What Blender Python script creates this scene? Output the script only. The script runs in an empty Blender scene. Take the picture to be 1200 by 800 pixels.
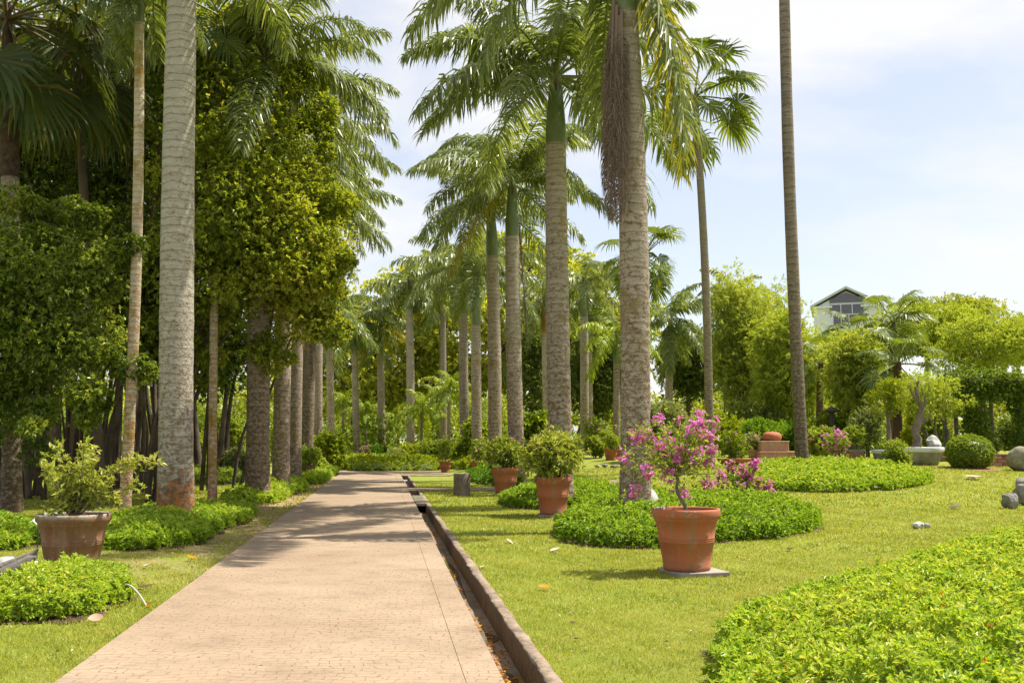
import bpy, bmesh, math, random
import numpy as np
from mathutils import Vector, Matrix, noise
PI = math.pi
R = math.radians
sc = bpy.context.scene
C = sc.collection

# ------------------------------------------------------------------ camera
FPX, HZ, EYE = 1167.0, 517.0, 1.5          # focal length and horizon row for a 1200 px wide frame, eye height
PITCH = math.atan((HZ - 400) / FPX)
cam = bpy.data.cameras.new('camera')
cam.sensor_width = 36.0; cam.lens = FPX / 1200 * 36.0
cam.clip_start = 0.1; cam.clip_end = 3000
camo = bpy.data.objects.new('camera', cam); C.objects.link(camo)
camo.location = (0, 0, EYE); camo.rotation_euler = (PI / 2 + PITCH, 0, 0)
sc.camera = camo

# ------------------------------------------------------------------ world and sun
SUN_EL, SUN_ROT = R(62), R(75)
w = bpy.data.worlds.new('World'); sc.world = w; w.use_nodes = True
nt = w.node_tree; nt.nodes.clear()
def wn(t, **k):
    n = nt.nodes.new(t)
    for a, b in k.items(): setattr(n, a, b)
    return n
sky = wn('ShaderNodeTexSky', sky_type='NISHITA', sun_disc=False)
sky.sun_elevation = SUN_EL; sky.sun_rotation = SUN_ROT
sky.air_density = 1.0; sky.dust_density = 1.0; sky.ozone_density = 1.0
tc = wn('ShaderNodeTexCoord')
mp = wn('ShaderNodeMapping'); mp.inputs['Scale'].default_value = (1.0, 1.0, 2.6); mp.inputs['Location'].default_value = (0.35, 0.1, 0.2)
n1 = wn('ShaderNodeTexNoise'); n1.inputs['Scale'].default_value = 2.3; n1.inputs['Detail'].default_value = 9; n1.inputs['Roughness'].default_value = 0.55
n1.inputs['Distortion'].default_value = 0.3
cr = wn('ShaderNodeValToRGB'); cr.color_ramp.elements[0].position = 0.44; cr.color_ramp.elements[1].position = 0.62
cr.color_ramp.elements[0].color = (0.40, 0.40, 0.40, 1); cr.color_ramp.elements[1].color = (0.97, 0.97, 0.97, 1)
mx = wn('ShaderNodeMix', data_type='RGBA'); mx.inputs['B'].default_value = (4.0, 4.0, 3.95, 1)
bg = wn('ShaderNodeBackground'); bg.inputs['Strength'].default_value = 0.092
wo = wn('ShaderNodeOutputWorld')
L = nt.links.new
L(tc.outputs['Generated'], mp.inputs['Vector']); L(mp.outputs['Vector'], n1.inputs['Vector']); L(n1.outputs['Fac'], cr.inputs['Fac'])
L(cr.outputs['Color'], mx.inputs['Factor']); 
tint = wn('ShaderNodeVectorMath', operation='MULTIPLY'); tint.inputs[1].default_value = (.88, .79, .80)
L(sky.outputs['Color'], tint.inputs[0]); L(tint.outputs[0], mx.inputs['A'])
L(mx.outputs['Result'], bg.inputs['Color']); L(bg.outputs['Background'], wo.inputs['Surface'])
sl = bpy.data.lights.new('sun', 'SUN'); sl.energy = 3.3; sl.angle = R(0.55); sl.color = (1.0, 0.94, 0.83)
so = bpy.data.objects.new('sun', sl); C.objects.link(so)
sd = Vector((math.sin(SUN_ROT) * math.cos(SUN_EL), math.cos(SUN_ROT) * math.cos(SUN_EL), math.sin(SUN_EL)))
so.rotation_euler = sd.to_track_quat('Z', 'Y').to_euler(); so.location = (30, 10, 40)
sc.view_settings.view_transform = 'Standard'; sc.view_settings.look = 'None'
sc.view_settings.exposure = 1.45; sc.view_settings.gamma = 1.0; sc.view_settings.use_curve_mapping = False
sc.render.engine = 'CYCLES'
sc.cycles.use_denoising = True
sc.cycles.max_bounces = 6; sc.cycles.diffuse_bounces = 3; sc.cycles.glossy_bounces = 2
sc.cycles.transmission_bounces = 4; sc.cycles.transparent_max_bounces = 4
sc.cycles.caustics_reflective = False; sc.cycles.caustics_refractive = False
sc.cycles.sample_clamp_indirect = 6

# ------------------------------------------------------------------ terrain and pixel helpers
K = -(600 - 451) / FPX                      # heading of the walk: X = c + K*Y
def sm(a, b, x):
    t = np.clip((np.asarray(x, float) - a) / (b - a), 0, 1); return t * t * (3 - 2 * t)
def hgt(x, y):
    x = np.asarray(x, float); y = np.asarray(y, float)
    c = x - K * y
    h = 0.80 * sm(18, 44, y) * sm(2.2, 9, c)
    und = 0.03 * np.sin(x * 0.9 + 1.3) * np.sin(y * 0.6) * sm(1.6, 3.5, c) + 0.04 * np.sin(x * .5) * np.sin(y * .37 + 1) * sm(2.6, 5, -c)
    return h + und
def ray(px, py):
    u = (px - 600) / FPX; v = (400 - py) / FPX
    return np.array([u, math.cos(PITCH) - v * math.sin(PITCH), math.sin(PITCH) + v * math.cos(PITCH)])
def A(px, py, Y):                            # world point seen at a pixel, at distance Y
    d = ray(px, py); t = Y / d[1]
    return np.array([d[0] * t, Y, EYE + d[2] * t])
def G(px, py):                               # where a pixel's ray meets the terrain
    d = ray(px, py); Y = 2.0
    while Y < 160:
        t = Y / d[1]
        if EYE + d[2] * t <= float(hgt(d[0] * t, Y)): break
        Y *= 1.004
    return np.array([d[0] * Y / d[1], Y, float(hgt(d[0] * Y / d[1], Y))])
def base(px, Y):                             # ground point under a column of pixels, at distance Y
    x = (px - 600) / FPX * Y * 1.0 * (1 / math.cos(PITCH)) * math.cos(PITCH) ** 2
    x = A(px, HZ + 1.4 * FPX / Y, Y)[0]
    return np.array([x, Y, float(hgt(x, Y))])

# ------------------------------------------------------------------ materials
def mat_new(name):
    m = bpy.data.materials.new(name); m.use_nodes = True
    t = m.node_tree; t.nodes.clear(); return m, t
class NT:
    def __init__(s, name):
        s.m, s.t = mat_new(name)
    def n(s, t, ins=None, **k):
        x = s.t.nodes.new(t)
        for a, b in k.items(): setattr(x, a, b)
        for a, b in (ins or {}).items():
            if hasattr(b, 'is_output'): s.t.links.new(b, x.inputs[a])
            else: x.inputs[a].default_value = b
        return x
    def ramp(s, fac, stops):
        x = s.n('ShaderNodeValToRGB', {'Fac': fac}); e = x.color_ramp.elements
        while len(e) < len(stops): e.new(0.5)
        for i, (p, c) in enumerate(stops):
            e[i].position = p; e[i].color = (*c, 1) if len(c) == 3 else c
        return x.outputs['Color']
    def noise(s, vec, scale, detail=4, rough=0.55, dist=0.0):
        return s.n('ShaderNodeTexNoise', {'Vector': vec, 'Scale': scale, 'Detail': detail, 'Roughness': rough, 'Distortion': dist}).outputs['Fac']
    def mix(s, f, a, b, mode='MIX'):
        return s.n('ShaderNodeMix', {'Factor': f, 'A': a, 'B': b} , data_type='RGBA', blend_type=mode).outputs['Result']
    def out(s, sh): s.n('ShaderNodeOutputMaterial', {'Surface': sh}); return s.m
def _fixmix():
    pass
def mixc(N, f, a, b, mode='MIX'):
    x = N.t.nodes.new('ShaderNodeMix'); x.data_type = 'RGBA'; x.blend_type = mode
    def put(sock, v):
        if hasattr(v, 'is_output'): N.t.links.new(v, sock)
        elif isinstance(v, (int, float)): sock.default_value = v
        else: sock.default_value = (*v, 1) if len(v) == 3 else v
    put(x.inputs[0], f); put(x.inputs[6], a); put(x.inputs[7], b)
    return x.outputs[2]
def leafmat(name, stops, tr=0.4, rough=0.42, trc=None, spec=0.35):
    N = NT(name)
    v = N.n('ShaderNodeAttribute', attribute_name='v').outputs['Fac']
    oi = N.n('ShaderNodeObjectInfo').outputs['Random']
    vv = N.n('ShaderNodeMath', {0: oi, 1: 0.16}, operation='MULTIPLY').outputs[0]
    vv = N.n('ShaderNodeMath', {0: v, 1: vv}, operation='ADD').outputs[0]
    vv = N.n('ShaderNodeMath', {0: vv, 1: 0.08}, operation='SUBTRACT', use_clamp=True).outputs[0]
    col = N.ramp(vv, [(i / (len(stops) - 1) if not isinstance(st[0], (int, float)) or len(st) == 3 else st[0], st if len(st) == 3 else st[1]) for i, st in enumerate(stops)])
    p = N.n('ShaderNodeBsdfPrincipled', {'Base Color': col, 'Roughness': rough, 'Specular IOR Level': spec})
    tcol = mixc(N, 1.0, col, trc or (1.35, 1.25, 0.5), 'MULTIPLY')
    tb = N.n('ShaderNodeBsdfTranslucent', {'Color': tcol})
    ms = N.n('ShaderNodeMixShader', {0: tr, 1: p.outputs[0], 2: tb.outputs[0]})
    return N.out(ms.outputs[0])
M = {}
M['frond'] = leafmat('palm_leaf_green', [(.075, .115, .025), (.175, .225, .06), (.36, .39, .16)], .45, .35, None, .5)
M['frond_dry'] = leafmat('palm_leaf_yellowing', [(.10, .14, .02), (.27, .27, .03), (.46, .34, .04)], .45)
M['frond_dead'] = leafmat('palm_leaf_dead', [(.10, .065, .045), (.2, .14, .10), (.3, .22, .17)], .15, .7, (1, 1, 1))
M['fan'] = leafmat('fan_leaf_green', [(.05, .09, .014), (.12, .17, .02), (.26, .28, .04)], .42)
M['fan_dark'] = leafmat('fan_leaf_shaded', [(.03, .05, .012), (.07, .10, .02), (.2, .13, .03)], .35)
M['areca'] = leafmat('areca_leaf', [(.12, .19, .015), (.24, .32, .02), (.42, .44, .05)], .45)
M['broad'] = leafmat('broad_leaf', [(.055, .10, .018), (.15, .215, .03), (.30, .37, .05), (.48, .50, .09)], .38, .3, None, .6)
M['broad_lit'] = leafmat('broad_leaf_sunlit', [(.13, .18, .02), (.32, .38, .04), (.50, .54, .07), (.60, .44, .13)], .46, .3, None, .6)  # sunlit copy of the broad leaf, sunlight put into its paler colours
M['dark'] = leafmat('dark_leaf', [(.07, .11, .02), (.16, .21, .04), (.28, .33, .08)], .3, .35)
M['canopy'] = leafmat('canopy_leaf', [(.19, .24, .03), (.36, .40, .05), (.52, .54, .09)], .5)
M['bamboo'] = leafmat('bamboo_leaf', [(.20, .235, .03), (.34, .41, .06), (.52, .56, .15)], .5)
M['feather'] = leafmat('feathery_leaf', [(.20, .255, .025), (.35, .43, .06), (.52, .57, .14)], .5)
M['cover'] = leafmat('groundcover_leaf', [(.10, .20, .012), (.26, .40, .03), (.42, .52, .06), (.60, .60, .16)], .42, .4)
M['cover_deep'] = leafmat('groundcover_leaf_deep', [(.05, .12, .012), (.11, .22, .014), (.21, .34, .025)], .38, .4)
M['shrub'] = leafmat('shrub_leaf', [(.11, .17, .02), (.26, .34, .04), (.44, .49, .09)], .4, .4)
M['lime'] = leafmat('lime_leaf', [(.16, .23, .01), (.32, .38, .015), (.5, .5, .05)], .42, .4)
M['varieg'] = leafmat('variegated_leaf', [(.15, .21, .02), (.33, .38, .06), (.58, .56, .22)], .4, .4)
M['pale'] = leafmat('pale_leaf', [(.14, .19, .06), (.28, .32, .12), (.45, .46, .25)], .35, .45)
M['magenta'] = leafmat('magenta_bract', [(.46, .07, .32), (.74, .20, .56), (.85, .45, .74)], .35, .5, (1.1, 1, 1.1))
M['pink'] = leafmat('pink_bract', [(.45, .13, .22), (.65, .25, .35), (.8, .5, .55)], .35, .5, (1.1, 1, 1.1))
M['orange'] = leafmat('orange_leaf', [(.35, .12, .01), (.6, .26, .02), (.7, .4, .05)], .35, .5)
M['grass'] = leafmat('grass_blade', [(.13, .19, .016), (.28, .32, .04), (.43, .42, .08), (.55, .49, .20)], .4, .5)
M['litter'] = leafmat('fallen_leaf_tan', [(.25, .13, .08), (.5, .36, .24), (.7, .6, .45)], .1, .6, (1, 1, 1))

def simple(name, col, rough=.7, bump=0, bscale=20, var=0.25, vscale=3, col2=None, spec=.3, coord='Object'):
    N = NT(name); co = N.n('ShaderNodeTexCoord').outputs[coord]
    f = N.noise(co, vscale, 6, .6)
    f = N.ramp(f, [(.3, (0, 0, 0)), (.7, (1, 1, 1))])
    c2 = col2 or tuple(max(0, c * (1 - var * 1.6)) for c in col)
    c = mixc(N, f, c2, col)
    g = N.ramp(N.noise(co, vscale * 9, 4), [(.35, (1 - var * .6,) * 3), (.65, (1, 1, 1))])
    c = mixc(N, 1.0, c, g, 'MULTIPLY')
    ins = {'Base Color': c, 'Roughness': rough, 'Specular IOR Level': spec}
    if bump:
        b = N.n('ShaderNodeBump', {'Height': N.noise(co, bscale, 6, .6), 'Strength': bump, 'Distance': .02})
        ins['Normal'] = b.outputs[0]
    return N.out(N.n('ShaderNodeBsdfPrincipled', ins).outputs[0])

def trunkmat(name, a, b, dark, ring=9.0, moss=(.16, .15, .02), mossamt=.0, orange=False, lichen=.5):
    N = NT(name); co0 = N.n('ShaderNodeTexCoord').outputs['Object']; rr_ = N.n('ShaderNodeObjectInfo').outputs['Random']
    co = N.n('ShaderNodeVectorMath', {0: co0, 1: N.n('ShaderNodeCombineXYZ', {0: N.n('ShaderNodeMath', {0: rr_, 1: 40.0}, operation='MULTIPLY').outputs[0]}).outputs[0]}, operation='ADD').outputs[0]
    mpn = N.n('ShaderNodeMapping', {'Vector': co, 'Scale': (1, 1, ring)}).outputs[0]
    base_ = N.ramp(N.noise(mpn, 2.2, 5, .65), [(.3, b), (.7, a)])
    wv = N.n('ShaderNodeTexWave', {'Vector': co, 'Scale': ring * .22, 'Distortion': 3.5, 'Detail': 3, 'Detail Scale': 1.6, 'Detail Roughness': .6}, wave_type='BANDS', bands_direction='Z', wave_profile='SAW').outputs['Fac']
    wr = N.ramp(wv, [(0.0, (.42, .40, .37)), (.10, (1, 1, 1)), (.88, (.92,) * 3), (1, (.5, .48, .45))])
    c = mixc(N, .95, base_, wr, 'MULTIPLY')
    hi = N.n('ShaderNodeMapping', {'Vector': co, 'Scale': (1, 1, 1.35)}).outputs[0]
    sp = N.noise(hi, 10.5, 6, .8)
    z = N.n('ShaderNodeSeparateXYZ', {0: co}).outputs[2]
    low = N.n('ShaderNodeMapRange', {0: z, 1: 8.0, 2: 0.0, 3: 0.0, 4: .13}).outputs[0]
    sp2 = N.n('ShaderNodeMath', {0: sp, 1: low}, operation='ADD').outputs[0]
    spf = N.ramp(sp2, [(.54 + .06 * (1 - lichen), (0, 0, 0)), (.64 + .06 * (1 - lichen), (.9,) * 3)])
    c = mixc(N, spf, c, mixc(N, N.noise(co, 4), dark, tuple(d * 1.9 for d in dark)))
    if mossamt:
        mf = N.ramp(N.noise(co, 1.6, 5, .7), [(.62 - mossamt * .25, (0, 0, 0)), (.70 - mossamt * .2, (1, 1, 1))])
        c = mixc(N, mf, c, mixc(N, N.noise(co, 11), moss, (.30, .17, .05)))
    if orange:
        zz = N.n('ShaderNodeMath', {0: N.n('ShaderNodeMath', {0: N.noise(co, 2.2, 5, .7), 1: 2.3}, operation='MULTIPLY').outputs[0], 1: z}, operation='SUBTRACT').outputs[0]
        of = N.ramp(zz, [(.42, (0, 0, 0)), (.62, (.9,) * 3)])
        c = mixc(N, of, c, mixc(N, N.ramp(N.noise(co, 9, 6, .75), [(.44, (0, 0, 0)), (.56, (1, 1, 1))]), (.36, .14, .04), (.12, .08, .05)))
    oir = N.n('ShaderNodeObjectInfo').outputs['Random']
    c = mixc(N, 1.0, c, N.ramp(oir, [(0, (.82, .79, .75)), (.5, (1.0, .96, .90)), (1, (1.12, 1.10, 1.06))]), 'MULTIPLY')
    hsum = N.n('ShaderNodeMath', {0: wv, 1: N.noise(co, 26, 5)}, operation='ADD').outputs[0]
    bp = N.n('ShaderNodeBump', {'Height': hsum, 'Strength': .55, 'Distance': .03}).outputs[0]
    return N.out(N.n('ShaderNodeBsdfPrincipled', {'Base Color': c, 'Roughness': .85, 'Specular IOR Level': .2, 'Normal': bp}).outputs[0])
M['royal'] = trunkmat('royal_palm_bark', (.50, .45, .39), (.33, .27, .22), (.11, .065, .035), 9, (.20, .21, .12), .22, lichen=.8)
M['royal_near'] = trunkmat('royal_palm_bark_lichened', (.46, .44, .39), (.33, .30, .25), (.12, .08, .045), 9, orange=True, lichen=.55)
M['royal_dark'] = trunkmat('royal_palm_bark_dark', (.36, .30, .24), (.20, .16, .12), (.07, .045, .025), 9, lichen=.8)
M['thin'] = trunkmat('thin_palm_bark', (.42, .38, .30), (.26, .21, .15), (.10, .06, .03), 16)
M['thin_moss'] = trunkmat('thin_palm_bark_mossy', (.62, .57, .48), (.36, .28, .18), (.24, .09, .025), 12, (.27, .20, .03), .45)
M['spotted'] = trunkmat('spotted_bark', (.38, .33, .27), (.22, .17, .13), (.07, .045, .025), 6, lichen=1.0)
M['bark'] = simple('tree_bark', (.17, .125, .085), .9, .6, 18, .4, 2)
M['bark_pale'] = simple('pale_bark', (.30, .24, .18), .85, .5, 18, .4, 3)
M['cane'] = simple('bamboo_cane', (.30, .27, .10), .5, 0, 10, .3, 3)
M['stem_dark'] = simple('dark_stem', (.05, .04, .03), .9, .5, 18, .4, 2)
M['shaft'] = simple('crownshaft_green', (.23, .26, .085), .4, .15, 30, .3, 1.2, (.09, .14, .04), .5)
M['shaft_orange'] = simple('crownshaft_orange', (.42, .22, .04), .45, .1, 30, .3, 2)
M['boot'] = simple('leaf_base_brown', (.17, .10, .06), .8, .3, 30, .4, 6)
M['boot_dark'] = simple('shaggy_leaf_bases', (.13, .08, .05), .95, .9, 30, .5, 9)
M['soil'] = simple('soil', (.17, .095, .06), .95, .8, 30, .5, 2.5)
M['soil_red'] = simple('red_soil', (.34, .17, .10), .95, .8, 30, .35, 2.5, (.22, .12, .07))
M['stone'] = simple('grey_stone', (.36, .34, .31), .85, .9, 7, .5, 3, (.13, .12, .11))
M['stone_white'] = simple('pale_stone', (.62, .60, .56), .85, .5, 9, .35, 4)
M['concrete'] = simple('old_concrete', (.42, .32, .23), .9, .8, 30, .6, 2.6, (.15, .11, .07))
M['slab'] = simple('slab_concrete', (.40, .35, .29), .9, .4, 40, .3, 3)
M['white_glaze'] = simple('white_tray_rim', (.72, .73, .70), .5, .1, 20, .15, 3)
M['tray'] = simple('tray_body', (.36, .33, .24), .8, .3, 20, .4, 4, (.17, .16, .10))
M['metal_dark'] = simple('dark_metal', (.05, .05, .05), .5, 0, 10, .2, 5)
M['white_paint'] = simple('white_paint', (.78, .80, .80), .5, 0, 10, .04, 2)
M['wall_white'] = simple('white_render', (.78, .80, .82), .7, 0, 10, .06, .3)
M['roof'] = simple('roof_edge', (.62, .65, .66), .6, 0, 10, .08, .5)
M['louvre'] = simple('louvre_slat', (.22, .21, .29), .5, 0, 10, .08, 2)
M['timber'] = simple('weathered_timber', (.26, .23, .20), .85, .7, 24, .4, 5, (.12, .10, .085))
M['pipe'] = simple('pale_hose', (.55, .50, .42), .6, 0, 10, .2, 8)

def terracotta(name, c, aged=0.0):
    N = NT(name); co = N.n('ShaderNodeTexCoord').outputs['Object']
    c1 = mixc(N, N.noise(co, 3.5, 5), c, tuple(x * .72 for x in c))
    z = N.n('ShaderNodeSeparateXYZ', {0: co}).outputs[2]
    # bleached, lichened lip and damp streaks towards the foot
    st = N.n('ShaderNodeMapping', {'Vector': co, 'Scale': (9, 9, .7)}).outputs[0]
    sf = N.ramp(N.noise(st, 1.2, 5, .7), [(.50 - .08 * aged, (0, 0, 0)), (.70, (.8,) * 3)])
    c1 = mixc(N, sf, c1, (.26, .17, .10))
    zz = N.n('ShaderNodeMapRange', {0: z, 1: .60, 2: .66, 3: 0, 4: 1}).outputs[0]
    ln = N.ramp(N.noise(co, 7, 6, .7), [(.60 - .2 * aged, (0, 0, 0)), (.66 - .16 * aged, (1, 1, 1))])
    lf = N.n('ShaderNodeMath', {0: zz, 1: ln}, operation='MULTIPLY').outputs[0]
    c1 = mixc(N, lf, c1, mixc(N, N.noise(co, 25), (.44, .43, .36), (.24, .25, .18)))
    foot = N.n('ShaderNodeMapRange', {0: z, 1: .16, 2: .0, 3: 0, 4: .75}).outputs[0]
    ft = N.n('ShaderNodeMath', {0: foot, 1: N.ramp(N.noise(co, 12, 5, .7), [(.35, (0, 0, 0)), (.65, (1, 1, 1))])}, operation='MULTIPLY').outputs[0]
    c1 = mixc(N, ft, c1, (.15, .11, .06))
    bl = N.ramp(N.noise(co, 5, 6, .75), [(.52, (0, 0, 0)), (.72, (.25,) * 3)])
    c1 = mixc(N, bl, c1, (.50, .36, .28))
    sp = N.ramp(N.noise(co, 40, 4, .7), [(.66, (0, 0, 0)), (.7, (.6,) * 3)])
    c1 = mixc(N, sp, c1, (.45, .36, .28))
    bp = N.n('ShaderNodeBump', {'Height': N.noise(co, 45, 5), 'Strength': .25, 'Distance': .01}).outputs[0]
    return N.out(N.n('ShaderNodeBsdfPrincipled', {'Base Color': c1, 'Roughness': .78, 'Specular IOR Level': .25, 'Normal': bp}).outputs[0])
M['terra'] = terracotta('terracotta', (.46, .14, .06), .3)
M['terra_old'] = terracotta('aged_terracotta', (.20, .095, .05), 1.0)
M['terra_pale'] = terracotta('faded_terracotta', (.52, .27, .18), .4)

def mat_ground():
    N = NT('lawn_turf'); co = N.n('ShaderNodeTexCoord').outputs['Object']
    f1 = N.noise(co, .28, 6, .6); f2 = N.noise(co, 3.5, 6, .7); f3 = N.noise(co, 38, 5, .75)
    g = N.ramp(f2, [(.3, (.18, .22, .026)), (.52, (.29, .31, .052)), (.72, (.40, .37, .10))])
    g2 = mixc(N, N.ramp(f1, [(.35, (0, 0, 0)), (.65, (1, 1, 1))]), g, (.24, .30, .035))
    g3 = mixc(N, 1.0, g2, N.ramp(f3, [(.3, (.55,) * 3), (.7, (1.12,) * 3)]), 'MULTIPLY')
    d = N.ramp(N.noise(co, .55, 7, .68), [(.63, (0, 0, 0)), (.70, (.8,) * 3)])
    # bare, trodden earth close to the walk on its left side
    s = N.n('ShaderNodeSeparateXYZ', {0: co})
    cc = N.n('ShaderNodeMath', {0: s.outputs[1], 1: -K, 2: s.outputs[0]}, operation='MULTIPLY_ADD').outputs[0]
    e1 = N.n('ShaderNodeMapRange', {0: cc, 1: -4.2, 2: -3.2, 3: 0, 4: 1}).outputs[0]
    e2 = N.n('ShaderNodeMapRange', {0: s.outputs[1], 1: 10, 2: 15, 3: 0, 4: 1}).outputs[0]
    e3 = N.n('ShaderNodeMapRange', {0: cc, 1: -1.9, 2: -1.8, 3: 1, 4: 0}).outputs[0]
    e = N.n('ShaderNodeMath', {0: e1, 1: e2}, operation='MULTIPLY').outputs[0]
    e = N.n('ShaderNodeMath', {0: e, 1: e3}, operation='MULTIPLY').outputs[0]
    e = N.n('ShaderNodeMath', {0: e, 1: N.ramp(N.noise(co, 1.1, 6, .65), [(.36, (0, 0, 0)), (.52, (.95,) * 3)])}, operation='MULTIPLY').outputs[0]
    d = N.n('ShaderNodeMath', {0: d, 1: e}, operation='MAXIMUM').outputs[0]
    c = mixc(N, d, g3, mixc(N, f3, (.26, .16, .10), (.44, .31, .20)))
    bp = N.n('ShaderNodeBump', {'Height': f3, 'Strength': .8, 'Distance': .04}).outputs[0]
    return N.out(N.n('ShaderNodeBsdfPrincipled', {'Base Color': c, 'Roughness': .95, 'Specular IOR Level': .1, 'Normal': bp}).outputs[0])
M['ground'] = mat_ground()
def mat_path():
    N = NT('stamped_concrete'); co = N.n('ShaderNodeTexCoord').outputs['Object']
    wob = N.n('ShaderNodeTexNoise', {'Vector': co, 'Scale': 2.2, 'Detail': 4}).outputs['Color']
    v2 = N.n('ShaderNodeVectorMath', {0: wob, 1: (.34, .34, 0)}, operation='MULTIPLY').outputs[0]
    v3 = N.n('ShaderNodeVectorMath', {0: co, 1: v2}, operation='ADD').outputs[0]
    br = N.n('ShaderNodeTexBrick', {'Vector': v3, 'Color1': (1, 1, 1, 1), 'Color2': (.93, .93, .93, 1), 'Mortar': (0, 0, 0, 1), 'Scale': 1.0,
             'Mortar Size': .006, 'Mortar Smooth': .6, 'Brick Width': .15, 'Row Height': .085}, offset=.5)
    big = N.ramp(N.noise(co, .55, 5, .6), [(.3, (.275, .198, .132)), (.7, (.355, .27, .187))])
    pat = N.ramp(N.noise(co, 2.4, 6, .7), [(.28, (.72, .69, .65)), (.47, (.97, .96, .94)), (.7, (1.09, 1.07, 1.03))])
    c = mixc(N, 1.0, big, pat, 'MULTIPLY')
    c = mixc(N, N.ramp(N.noise(co, 1.2, 4), [(.35, (.1,) * 3), (.7, (.5,) * 3)]), c, mixc(N, 1.0, c, br.outputs['Color'], 'MULTIPLY'))
    mort = N.n('ShaderNodeMath', {0: br.outputs['Fac'], 1: N.ramp(N.noise(co, 1.9, 5, .7), [(.42, (0, 0, 0)), (.62, (1, 1, 1))])}, operation='MULTIPLY').outputs[0]
    c = mixc(N, N.n('ShaderNodeMath', {0: mort, 1: .30}, operation='MULTIPLY').outputs[0], c, (.17, .12, .08))
    crk = N.noise(N.n('ShaderNodeMapping', {'Vector': co, 'Scale': (1.0, 6.0, 1)}).outputs[0], 5, 6, .75)
    c = mixc(N, N.ramp(crk, [(.64, (0, 0, 0)), (.70, (.55,) * 3)]), c, (.18, .13, .085))
    c = mixc(N, N.ramp(N.noise(co, .9, 6, .7), [(.56, (0, 0, 0)), (.72, (.45,) * 3)]), c, (.24, .19, .13))
    edge = N.ramp(N.noise(co, 60, 3), [(.3, (.9,) * 3), (.6, (1,) * 3)])
    c = mixc(N, 1.0, c, edge, 'MULTIPLY')
    spk = N.ramp(N.noise(co, 22, 3, .5), [(.70, (0, 0, 0)), (.73, (1, 1, 1))])
    c = mixc(N, spk, c, (.16, .09, .05))
    hh = N.n('ShaderNodeMath', {0: N.noise(co, 30, 5), 1: br.outputs['Fac']}, operation='SUBTRACT').outputs[0]
    bp = N.n('ShaderNodeBump', {'Height': hh, 'Strength': .35, 'Distance': .012}).outputs[0]
    return N.out(N.n('ShaderNodeBsdfPrincipled', {'Base Color': c, 'Roughness': .75, 'Specular IOR Level': .25, 'Normal': bp}).outputs[0])
M['path'] = mat_path()
def mat_wallmoss():
    N = NT('mossy_drain_wall'); co = N.n('ShaderNodeTexCoord').outputs['Object']
    st = N.n('ShaderNodeMapping', {'Vector': co, 'Scale': (3, 3, .8)}).outputs[0]
    c = N.ramp(N.noise(st, 5.5, 7, .78), [(.36, (.018, .01, .005)), (.5, (.13, .068, .025)), (.62, (.09, .08, .016))])
    bp = N.n('ShaderNodeBump', {'Height': N.noise(co, 25, 5), 'Strength': .8, 'Distance': .02}).outputs[0]
    return N.out(N.n('ShaderNodeBsdfPrincipled', {'Base Color': c, 'Roughness': .8, 'Normal': bp}).outputs[0])
M['drain'] = mat_wallmoss()
M['drain_floor'] = simple('drain_floor_silt', (.34, .25, .17), .7, .5, 20, .5, 2.2, (.14, .10, .06))
def mat_water():
    N = NT('shallow_water'); co = N.n('ShaderNodeTexCoord').outputs['Object']
    c = N.ramp(N.noise(co, 2, 3), [(.3, (.045, .03, .018)), (.7, (.09, .06, .035))])
    return N.out(N.n('ShaderNodeBsdfPrincipled', {'Base Color': c, 'Roughness': .04, 'Specular IOR Level': .9}).outputs[0])
M['water'] = mat_water()
def mat_brick():
    N = NT('brick_face'); co = N.n('ShaderNodeObjectInfo').outputs['Random']
    c = N.ramp(co, [(0, (.24, .10, .07)), (.5, (.34, .16, .11)), (1, (.40, .22, .16))])
    return N.out(N.n('ShaderNodeBsdfPrincipled', {'Base Color': c, 'Roughness': .9}).outputs[0])
M['brick'] = mat_brick()

# ------------------------------------------------------------------ mesh builder
class MB:
    def __init__(s): s.V = []; s.n = 0; s.F = []; s.a = []; s.mats = []
    def mi(s, m):
        if m not in s.mats: s.mats.append(m)
        return s.mats.index(m)
    def add(s, V, F, m, v=0.5, smooth=False):
        V = np.asarray(V, np.float32).reshape(-1, 3); F = np.asarray(F, np.int32)
        s.V.append(V); s.a.append(np.broadcast_to(np.asarray(v, np.float32), (len(V),)).copy())
        s.F.append((F + s.n, s.mi(m), smooth)); s.n += len(V)
    def mesh(s, name):
        me = bpy.data.meshes.new(name)
        V = np.concatenate(s.V); me.vertices.add(len(V)); me.vertices.foreach_set('co', V.ravel())
        lv = np.concatenate([f.ravel() for f, _, _ in s.F]).astype(np.int32)
        sz = np.concatenate([np.full(len(f), f.shape[1], np.int32) for f, _, _ in s.F])
        mi = np.concatenate([np.full(len(f), m, np.int32) for f, m, _ in s.F])
        smo = np.concatenate([np.full(len(f), k, bool) for f, _, k in s.F])
        me.loops.add(len(lv)); me.loops.foreach_set('vertex_index', lv)
        me.polygons.add(len(sz)); st = np.zeros(len(sz), np.int32); st[1:] = np.cumsum(sz)[:-1]
        me.polygons.foreach_set('loop_start', st); me.polygons.foreach_set('loop_total', sz)
        me.polygons.foreach_set('material_index', mi); me.polygons.foreach_set('use_smooth', smo)
        at = me.attributes.new('v', 'FLOAT', 'POINT'); at.data.foreach_set('value', np.concatenate(s.a))
        for m in s.mats: me.materials.append(M[m])
        me.update(calc_edges=True); me.validate()
        return me
def link(name, me, parent=None, loc=None, kind=None):
    o = bpy.data.objects.new(name, me); C.objects.link(o)
    if name in ('foliage', 'flowers', 'vine', 'slat'): o['kind'] = 'stuff'
    if parent is not None: o.parent = parent
    if loc is not None: o.location = [float(q) for q in loc]
    if kind: o['kind'] = kind
    return o
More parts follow.
